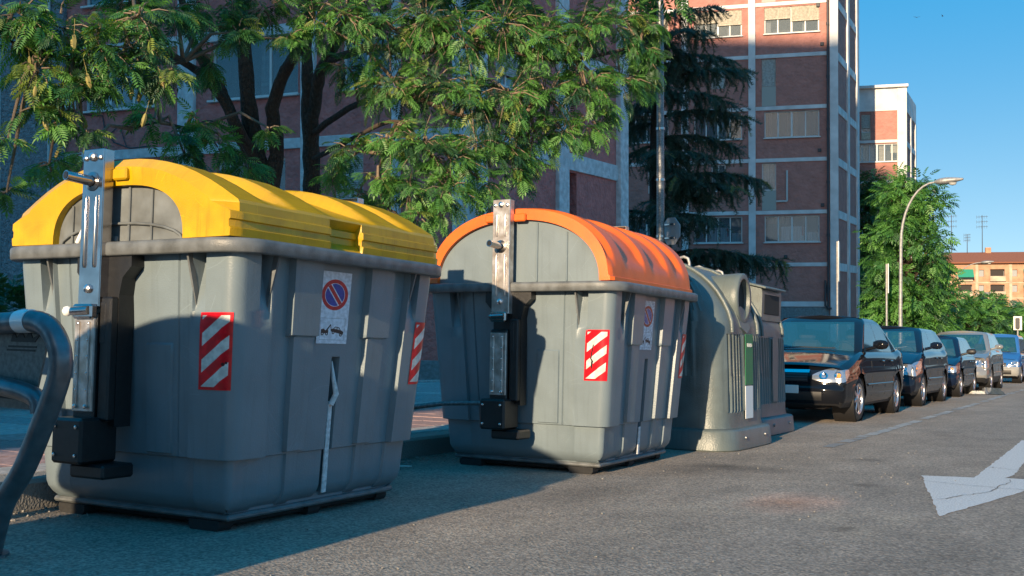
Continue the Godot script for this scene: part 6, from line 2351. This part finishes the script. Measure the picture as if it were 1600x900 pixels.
func build_leafy_tree() -> void:
	var hanging_left := [
		[-6.66, 2.91, -4.58, 0.27], [-6.54, 2.85, -4.80, 0.32], [-6.42, 2.75, -5.03, 0.32], [-6.60, 2.54, -4.69, 0.25], [-6.50, 2.39, -4.88, 0.23], [-6.40, 2.52, -5.07, 0.28],
		[-6.30, 2.76, -5.24, 0.31], [-6.27, 3.02, -5.28, 0.31], [-6.62, 2.27, -4.66, 0.18], [-6.53, 2.18, -4.82, 0.14], [-6.68, 2.73, -4.55, 0.20], [-6.19, 2.61, -5.41, 0.21],
		[-6.69, 2.01, -4.51, 0.11], [-6.46, 2.12, -4.95, 0.10],
	]
	var low_left := [
		[-6.83, 1.91, -4.94, 0.14], [-6.87, 2.03, -5.27, 0.10], [-6.89, 2.40, -5.96, 0.18], [-6.88, 2.27, -6.19, 0.19], [-6.87, 2.41, -6.42, 0.17], [-6.85, 2.24, -6.62, 0.19],
		[-6.81, 2.13, -6.93, 0.17], [-6.77, 1.66, -4.56, 0.09], [-6.88, 2.12, -6.28, 0.15], [-6.77, 2.48, -7.17, 0.12],
	]
	var upper := [
		[-7.44, 3.58, -7.11, 0.36], [-7.13, 3.71, -7.46, 0.37], [-6.80, 3.63, -7.82, 0.30], [-7.44, 3.16, -7.11, 0.21], [-6.59, 3.71, -8.05, 0.39], [-6.46, 3.64, -8.50, 0.48],
		[-6.10, 3.74, -8.71, 0.50], [-5.77, 3.54, -8.91, 0.50], [-5.53, 3.76, -9.27, 0.53], [-5.29, 3.64, -9.65, 0.52], [-5.03, 3.76, -10.03, 0.55], [-4.88, 3.97, -10.59, 0.47],
		[-4.71, 3.70, -10.91, 0.35], [-4.62, 4.02, -10.97, 0.25], [-7.05, 3.40, -6.30, 0.25], [-7.06, 3.42, -5.84, 0.26], [-7.02, 3.36, -7.02, 0.20], [-6.89, 3.40, -7.56, 0.18],
	]
	var middle := [
		[-7.03, 3.34, -8.63, 0.27], [-6.41, 3.09, -8.53, 0.43], [-5.99, 3.07, -8.66, 0.46], [-5.66, 2.94, -8.86, 0.45], [-5.43, 3.01, -9.22, 0.46], [-5.23, 3.04, -9.68, 0.46],
		[-4.93, 3.19, -9.98, 0.42], [-4.77, 3.31, -10.53, 0.35], [-4.73, 3.52, -11.14, 0.25],
	]
	var lower := [
		[-6.62, 2.38, -8.18, 0.27], [-6.23, 2.50, -8.29, 0.36], [-5.90, 2.42, -8.37, 0.40], [-5.66, 2.26, -8.51, 0.36], [-5.65, 2.51, -8.97, 0.36], [-5.53, 2.51, -9.27, 0.32],
		[-5.35, 2.64, -9.62, 0.34], [-5.13, 2.69, -9.86, 0.27], [-4.94, 2.80, -10.08, 0.25], [-4.84, 2.99, -10.26, 0.21],
	]
	var lowest := [
		[-6.21, 2.07, -8.07, 0.25], [-5.95, 1.97, -8.22, 0.26], [-5.63, 1.97, -8.41, 0.28], [-5.55, 2.08, -8.92, 0.23], [-5.45, 2.24, -9.32, 0.22], [-6.56, 1.97, -8.21, 0.19],
		[-5.81, 1.70, -8.19, 0.15], [-6.17, 1.80, -8.21, 0.17], [-5.68, 1.76, -8.38, 0.12], [-6.91, 2.19, -8.24, 0.17], [-5.38, 2.37, -9.60, 0.16],
	]
	var limbs := [
		[[0.124, 0.118, 0.112, 0.099, 0.086, 0.059], [Vector3(-8.42, 0.23, -8.98), Vector3(-8.45, 1.40, -8.96), Vector3(-8.51, 2.13, -8.93), Vector3(-8.59, 2.65, -8.88), Vector3(-8.69, 3.45, -8.82), Vector3(-8.75, 4.99, -8.79)]],
		[[0.081, 0.074, 0.066, 0.059, 0.046, 0.033], [Vector3(-8.53, 2.21, -8.91), Vector3(-8.66, 2.74, -8.72), Vector3(-8.75, 3.19, -8.55), Vector3(-8.90, 3.48, -8.46), Vector3(-9.00, 3.85, -8.29), Vector3(-9.08, 4.64, -8.13)]],
		[[0.093, 0.087, 0.079, 0.066, 0.059, 0.040], [Vector3(-8.47, 1.99, -8.95), Vector3(-8.38, 2.57, -9.00), Vector3(-8.35, 3.07, -8.90), Vector3(-8.09, 3.46, -8.82), Vector3(-7.72, 3.73, -8.69), Vector3(-7.39, 4.51, -8.65)]],
		[[0.118, 0.112, 0.106, 0.099, 0.066, 0.040], [Vector3(-8.49, 0.20, -9.63), Vector3(-8.47, 1.43, -9.65), Vector3(-8.43, 2.27, -9.67), Vector3(-8.46, 3.12, -9.65), Vector3(-8.49, 3.89, -9.63), Vector3(-8.48, 5.19, -9.64)]],
		[[0.086, 0.079, 0.066, 0.053, 0.040], [Vector3(-8.45, 2.73, -9.65), Vector3(-8.33, 3.33, -9.61), Vector3(-8.10, 3.70, -9.51), Vector3(-7.66, 3.97, -9.30), Vector3(-7.04, 4.44, -9.09)]],
		[[0.066, 0.059, 0.046, 0.033, 0.026], [Vector3(-8.55, 2.43, -8.90), Vector3(-8.47, 2.80, -8.49), Vector3(-8.50, 3.24, -8.12), Vector3(-7.45, 3.09, -6.77), Vector3(-6.66, 2.97, -5.60)]],
		[[0.046, 0.040, 0.033, 0.023, 0.013], [Vector3(-8.10, 3.70, -9.51), Vector3(-7.20, 3.69, -9.23), Vector3(-6.30, 3.49, -8.94), Vector3(-5.74, 3.50, -9.04), Vector3(-5.27, 3.42, -9.55)]],
		[[0.040, 0.033, 0.026, 0.020, 0.013], [Vector3(-8.44, 2.89, -9.66), Vector3(-7.32, 3.08, -9.16), Vector3(-6.30, 2.98, -8.71), Vector3(-5.74, 2.75, -8.81), Vector3(-5.38, 2.82, -9.48)]],
		[[0.033, 0.026, 0.020, 0.017, 0.010], [Vector3(-8.44, 2.58, -9.66), Vector3(-7.25, 2.66, -8.97), Vector3(-6.29, 2.69, -8.48), Vector3(-5.84, 2.33, -8.40), Vector3(-5.57, 2.03, -8.44)]],
		[[0.026, 0.020, 0.017, 0.013, 0.008], [Vector3(-5.27, 3.42, -9.55), Vector3(-5.02, 3.46, -9.93), Vector3(-4.79, 3.60, -10.40), Vector3(-4.67, 3.75, -10.82), Vector3(-4.52, 3.59, -11.02)]],
		[[0.026, 0.020, 0.017, 0.013, 0.007], [Vector3(-7.45, 3.09, -6.77), Vector3(-6.61, 2.73, -5.41), Vector3(-6.60, 2.66, -4.95), Vector3(-6.62, 2.66, -4.70), Vector3(-6.74, 2.73, -4.52)]],
		[[0.023, 0.020, 0.013, 0.010, 0.007], [Vector3(-8.66, 2.74, -8.72), Vector3(-7.52, 2.60, -7.19), Vector3(-7.03, 2.40, -6.43), Vector3(-6.99, 2.40, -6.11), Vector3(-7.03, 2.31, -5.85)]],
		[[0.020, 0.017, 0.013, 0.010, 0.007], [Vector3(-6.29, 2.69, -8.48), Vector3(-6.28, 2.34, -8.26), Vector3(-6.27, 2.08, -8.15), Vector3(-6.22, 1.83, -8.18), Vector3(-5.95, 1.67, -8.22)]],
	]
	var t := thing("leafy_tree", "big many stemmed tree with feathery compound leaves behind the first two containers", "tree", Transform3D())
	var wood := Shape.new()
	for l in limbs:
		var pts := []
		var rad := []
		var curve := Curve3D.new()
		for i in l[1].size():
			var a: Vector3 = l[1][maxi(i - 1, 0)]
			var c: Vector3 = l[1][mini(i + 1, l[1].size() - 1)]
			curve.add_point(l[1][i], -(c - a) / 6, (c - a) / 6)
		for i in (l[1].size() - 1) * 5 + 1:
			var u: float = i / 5.0
			var k := mini(int(u), l[1].size() - 2)
			pts.append(curve.sample(k, u - k) + Vector3(rng.randf_range(-1, 1), 0, rng.randf_range(-1, 1)) * 0.012)
			rad.append(lerpf(l[0][k], l[0][k + 1], u - k) * rng.randf_range(0.92, 1.1))
		var s := Shape.new()
		s.tube(pts, rad, 12)
		part("trunk" if l[0][0] > 0.08 else "limb", s.mesh(), M["bark"], t)
	var twigs := Shape.new()
	var lists := [[], [], [], []]
	var knots := []
	for l in limbs:
		for p in l[1]:
			knots.append(p)
	var all := [[hanging_left, 1.0, [0.34, 0.36, 0.22, 0.08]], [low_left, 1.0, [0.5, 0.34, 0.12, 0.04]], [upper, 1.15, [0.3, 0.42, 0.28, 0.0]], [middle, 1.15, [0.28, 0.42, 0.30, 0.0]], [lower, 1.1, [0.42, 0.38, 0.18, 0.02]], [lowest, 1.1, [0.55, 0.35, 0.08, 0.02]]]  # leaf mix per clump group; extra dark leaves stand in for shade
	for g in all:
		for b in g[0]:
			var c := Vector3(b[0], b[1], b[2])
			var near: Vector3 = knots[0]
			for p in knots:
				if p.distance_to(c) < near.distance_to(c):
					near = p
			var mid := (near + c) / 2 + Vector3(0, 0.12, 0)
			twigs.tube([near, mid, c], [0.022, 0.015, 0.008], 6, false)
			spray(c, b[3], g[1] * 2.1, twigs, lists, 0.145, g[2])
	# the rest of the crown, over the frame
	for i in 74:
		var d := random_direction(0.6)
		var c := Vector3(-7.6, 6.3, -9.9) + Vector3(d.x * 3.6, absf(d.y) * 2.6 - 1.2, d.z * 3.4) * rng.randf_range(0.55, 1.0)
		if c.y < 4.45:
			c.y = 4.45 + rng.randf() * 0.9
		spray(c, 0.6, 0.8, twigs, lists, 0.26, [0.3, 0.4, 0.3, 0.0])
	part("twigs", twigs.mesh(), M["sunlit_twig_bark"], t).set_meta("kind", "stuff")
	var leaf := compound_leaf(6, 0.28)
	for i in 4:
		scatter("foliage", leaf, M[["leaf_bright", "leaf_mid", "leaf_dark", "leaf_yellow"][i]], lists[i], t)
	# a few dry pods and pale leaves hanging at the left
	var pods := []
	for i in 13:
		var b: Array = hanging_left[rng.randi() % hanging_left.size()]
		pods.append(Transform3D(Basis.from_euler(Vector3(rng.randf_range(-0.4, 0.4), rng.randf() * TAU, rng.randf_range(-0.4, 0.4))).scaled(Vector3.ONE * rng.randf_range(0.7, 1.2)), Vector3(b[0], b[1] - b[3] * rng.randf_range(0.3, 1.1), b[2]) + random_direction() * 0.2))
	var pod := Shape.new()
	pod.lathe([Vector2(0.0, -0.11), Vector2(0.016, -0.09), Vector2(0.02, -0.05), Vector2(0.012, -0.01), Vector2(0.002, 0.0), Vector2(0.0015, 0.1)], 6)
	scatter("seed_pods", pod.mesh(), M["seed_pod"], pods, t)


# a branchlet of the conifer: a drooping stem with needles all along, about 1 m before scaling
func needle_spray() -> ArrayMesh:
	var s := Shape.new()
	var g := RandomNumberGenerator.new()
	g.seed = 5
	var last := Vector3.ZERO
	for i in 22:
		var t := (i + 1) / 22.0
		var p := Vector3(0, -0.55 * t * t, t * 0.9)
		s.quad(last + Vector3(-0.012, 0, 0), last + Vector3(0.012, 0, 0), p + Vector3(0.01, 0, 0), p + Vector3(-0.01, 0, 0))
		for k in 5:
			var a := g.randf() * TAU
			var d := Vector3(cos(a), sin(a) * 0.8 - 0.25, 0.55).normalized() * g.randf_range(0.12, 0.22)
			var w := d.cross(Vector3(0, 0.3, 1)).normalized() * 0.016
			s.tri(p - w, p + w, p + d)
		last = p
	return s.mesh()


func build_conifer() -> void:
	var t := thing("conifer_tree", "dark drooping conifer with long level branches standing before the tower", "tree", upright(-15.4, -37.3))
	var trunk := Shape.new()
	trunk.tube([Vector3(0, -0.3, 0), Vector3(0.05, 3, 0), Vector3(-0.05, 8, 0.05), Vector3(0.02, 13, 0), Vector3(0, 17.5, 0)], [0.36, 0.30, 0.23, 0.14, 0.04], 10)
	part("trunk", trunk.mesh(), M["bark"], t)
	var places := [[], []]
	var wood := Shape.new()
	# named long boughs reaching right towards the street: [height, reach, heading from +x, sag]
	var boughs := [[7.4, 4.0, -0.10, 0.5], [7.0, 3.5, 0.25, 0.4], [11.2, 3.4, -0.05, 0.2], [10.5, 3.2, 0.22, 0.8], [9.8, 3.5, 0.05, 0.6], [9.0, 3.0, -0.3, 0.7], [4.2, 4.9, 0.02, 0.35], [4.5, 4.2, 0.24, 0.5], [13.6, 2.4, 0.0, 0.1], [12.8, 2.6, 0.4, 0.5], [5.9, 3.2, 0.5, 0.5], [8.2, 3.0, 0.5, 0.5], [12.0, 2.9, -0.3, 0.4]]
	for i in 32:
		var h := 2.6 + 14.0 * i / 32.0
		boughs.append([h, lerpf(3.3, 0.8, (h - 2.6) / 14.4) * rng.randf_range(0.45, 1.1), rng.randf() * TAU, rng.randf_range(0.2, 1.1)])
	for b in boughs:
		var d := Vector3(cos(b[2]), 0, sin(b[2]))
		var pts := []
		for k in 7:
			var u: float = k / 6.0
			pts.append(Vector3(0, b[0] + 0.5 * sin(u * 2.2) * b[1] * 0.2 - b[3] * u * u, 0) + d * b[1] * u)
		wood.tube(pts, [0.07, 0.06, 0.05, 0.04, 0.03, 0.02, 0.008], 6, false)
		var side := d.cross(Vector3.UP)
		var n: int = int(b[1] * 20)
		for q in n:
			var u: float = 0.12 + 0.88 * q / n
			var k := mini(int(u * 6), 5)
			var p: Vector3 = pts[k].lerp(pts[k + 1], u * 6 - k)
			var spread := (1.0 - u * 0.65) * 0.75
			var e := rng.randf_range(-1, 1)
			var out := d * rng.randf_range(0.15, 0.9) + side * e * 0.9 + Vector3(0, rng.randf_range(-0.45, 0.15), 0)
			places[1 if u > 0.93 and rng.randf() < 0.25 else 0].append(leaf_place(p + side * e * spread * 0.4, out, rng.randf_range(0.45, 0.85)))
			if q % 2 == 0:
				places[0].append(leaf_place(p + side * e * spread + Vector3(0, -0.08, 0), side * e + d * 0.3 + Vector3(0, -1.1, 0), rng.randf_range(0.45, 0.9)))
	part("branch", wood.mesh(), M["bark"], t)
	var spray_mesh := needle_spray()
	scatter("needles", spray_mesh, M["needle_dark"], places[0], t)
	scatter("sunlit_needles", spray_mesh, M["needle_sunlit"], places[1], t)  # paler needles at bough tips: sunlight painted into the colour


# street tree built of trunk, limbs and leaf clumps in an uneven crown
func street_tree(n: String, label: String, at: Transform3D, height: float, radius: float, clumps: int, size: float, weights: Array, group := "", bare := 0.25) -> void:
	var t := thing(n, label, "tree", at, group)
	var trunk := Shape.new()
	trunk.tube([Vector3(0, -0.3, 0), Vector3(0.06, height * 0.2, 0.04), Vector3(-0.05, height * 0.45, 0), Vector3(0.04, height * 0.85, 0.03)], [0.2, 0.16, 0.12, 0.03], 9)
	part("trunk", trunk.mesh(), M["bark"], t)
	var twigs := Shape.new()
	var lists := [[], [], []]
	for i in clumps:
		var u: float = (i + 0.5) / clumps
		var y := lerpf(height * bare, height * 0.97, u)
		var w := radius * sqrt(maxf(0.05, sin(PI * clampf(0.16 + 0.8 * u, 0.0, 1.0)))) * rng.randf_range(0.45, 1.05)
		var a := i * 2.399 + rng.randf_range(-0.4, 0.4)
		var c := Vector3(cos(a) * w, y + rng.randf_range(-0.2, 0.2), sin(a) * w)
		twigs.tube([Vector3(0, maxf(y - w * 0.7, height * 0.15), 0), c * 0.6 + Vector3(0, y * 0.4 - 0.1, 0), c], [0.05, 0.03, 0.012], 5, false)
		var r := radius * rng.randf_range(0.22, 0.36)
		var count := int(46 * r * r / size / size * 0.22) + 14
		var own := 0
		var p := rng.randf()
		own = 0 if p < weights[0] else (1 if p < weights[0] + weights[1] else 2)
		for q in count:
			var d := random_direction(0.8)
			var at2 := c + d * r * pow(rng.randf(), 0.4)
			lists[own if rng.randf() < 0.7 else rng.randi() % 3].append(leaf_place(at2, d + Vector3(0, rng.randf_range(-0.7, 0.1), 0), size * rng.randf_range(0.7, 1.2)))
	part("twigs", twigs.mesh(), M["bark"], t).set_meta("kind", "stuff")
	var leaf := compound_leaf(4, 0.25, 0.2, 0.46)
	for i in 3:
		scatter("foliage", leaf, M[["leaf_bright", "leaf_mid", "leaf_dark"][i]], lists[i], t)


func build_street_trees() -> void:
	street_tree("street_tree", "tall dark shaded tree beyond the first tower's right edge", upright(-14.4, -69.5), 12.4, 1.9, 90, 0.5, [0.05, 0.25, 0.7], "trees along the far pavement", 0.1)
	street_tree("street_tree", "tall bright green sunlit tree behind the curved street lamp", upright(-6.35, -37.6), 7.2, 1.3, 110, 0.30, [0.5, 0.38, 0.12], "trees along the far pavement", 0.12)
	street_tree("street_tree", "sunlit bushy tree right of the lamp post, lower than the one behind the lamp", upright(-6.4, -42.6), 4.6, 1.0, 70, 0.30, [0.4, 0.4, 0.2], "trees along the far pavement", 0.1)
	street_tree("street_tree", "dark green tree in the gap left of the far orange block", upright(-7.4, -66.0), 4.3, 1.5, 60, 0.40, [0.15, 0.35, 0.5], "trees along the far pavement", 0.1)
	street_tree("street_tree", "broad low green tree behind the traffic light arm", upright(-9.6, -96.0), 4.9, 2.9, 90, 0.6, [0.45, 0.4, 0.15], "trees along the far pavement", 0.08)
	street_tree("street_tree", "rounded green tree before the far orange block, beside the second traffic light", upright(-7.0, -112.0), 5.3, 2.8, 80, 0.6, [0.4, 0.4, 0.2], "trees along the far pavement", 0.08)
	street_tree("street_tree", "small dark tree low behind the silver car", upright(-8.5, -80.0), 5.2, 1.9, 60, 0.5, [0.2, 0.4, 0.4], "trees along the far pavement", 0.08)
	street_tree("street_tree", "far tree at the right edge under the white balconies", upright(-4.5, -150.0), 6.0, 3.2, 60, 0.7, [0.4, 0.4, 0.2], "trees along the far pavement", 0.08)


func build_hedge() -> void:
	# flowering shrubs at the left edge behind the pipe hoop
	for q in [[-11.6, -6.6, 0.95, 1.6, "dense dark shrub with small red flowers behind the bent pipe hoop", true], [-12.6, -8.3, 0.9, 1.4, "dark leafy shrub against the grey rendered wall", false]]:
		var t := thing("garden_shrub", q[4], "shrub", upright(q[0], q[1]))
		var twigs := Shape.new()
		for i in 9:
			var a := TAU * i / 9.0
			twigs.tube([Vector3(0, 0.1, 0), Vector3(cos(a) * 0.3, q[3] * 0.5, sin(a) * 0.3), Vector3(cos(a) * 0.55, q[3] * 0.9, sin(a) * 0.55)], [0.02, 0.014, 0.006], 5, false)
		part("stem", twigs.mesh(), M["bark"], t)
		var list := []
		for i in 620:
			var d := random_direction()
			var p := Vector3(d.x * q[2], q[3] * 0.52 + d.y * q[3] * 0.5, d.z * q[2]) * Vector3.ONE.lerp(Vector3(0.5, 0.9, 0.5), rng.randf())
			list.append(leaf_place(p + Vector3(0, 0.15, 0), d + Vector3(0, 0.1, 0), rng.randf_range(0.16, 0.26)))
		scatter("foliage", compound_leaf(3, 0.2, 0.26, 0.5), M["hedge_leaf"], list, t)
		if q[5]:
			var flower := Shape.new()
			for k in 5:
				var a := TAU * k / 5.0
				var d := Vector3(cos(a), 0.35, sin(a)) * 0.045
				var w := Vector3(-sin(a), 0, cos(a)) * 0.026
				flower.tri(Vector3.ZERO, d + w, d * 1.25)
				flower.tri(Vector3.ZERO, d * 1.25, d - w)
			var mesh := flower.mesh()
			for k in 22:
				var d := random_direction()
				part("flower", mesh, M["petal_red"], t, Transform3D(Basis.from_euler(Vector3(rng.randf_range(0.3, 1.6), rng.randf() * TAU, 0)), Vector3(d.x * q[2] * 0.98, q[3] * 0.66 + absf(d.y) * q[3] * 0.45, d.z * q[2] * 0.98 + 0.1)))
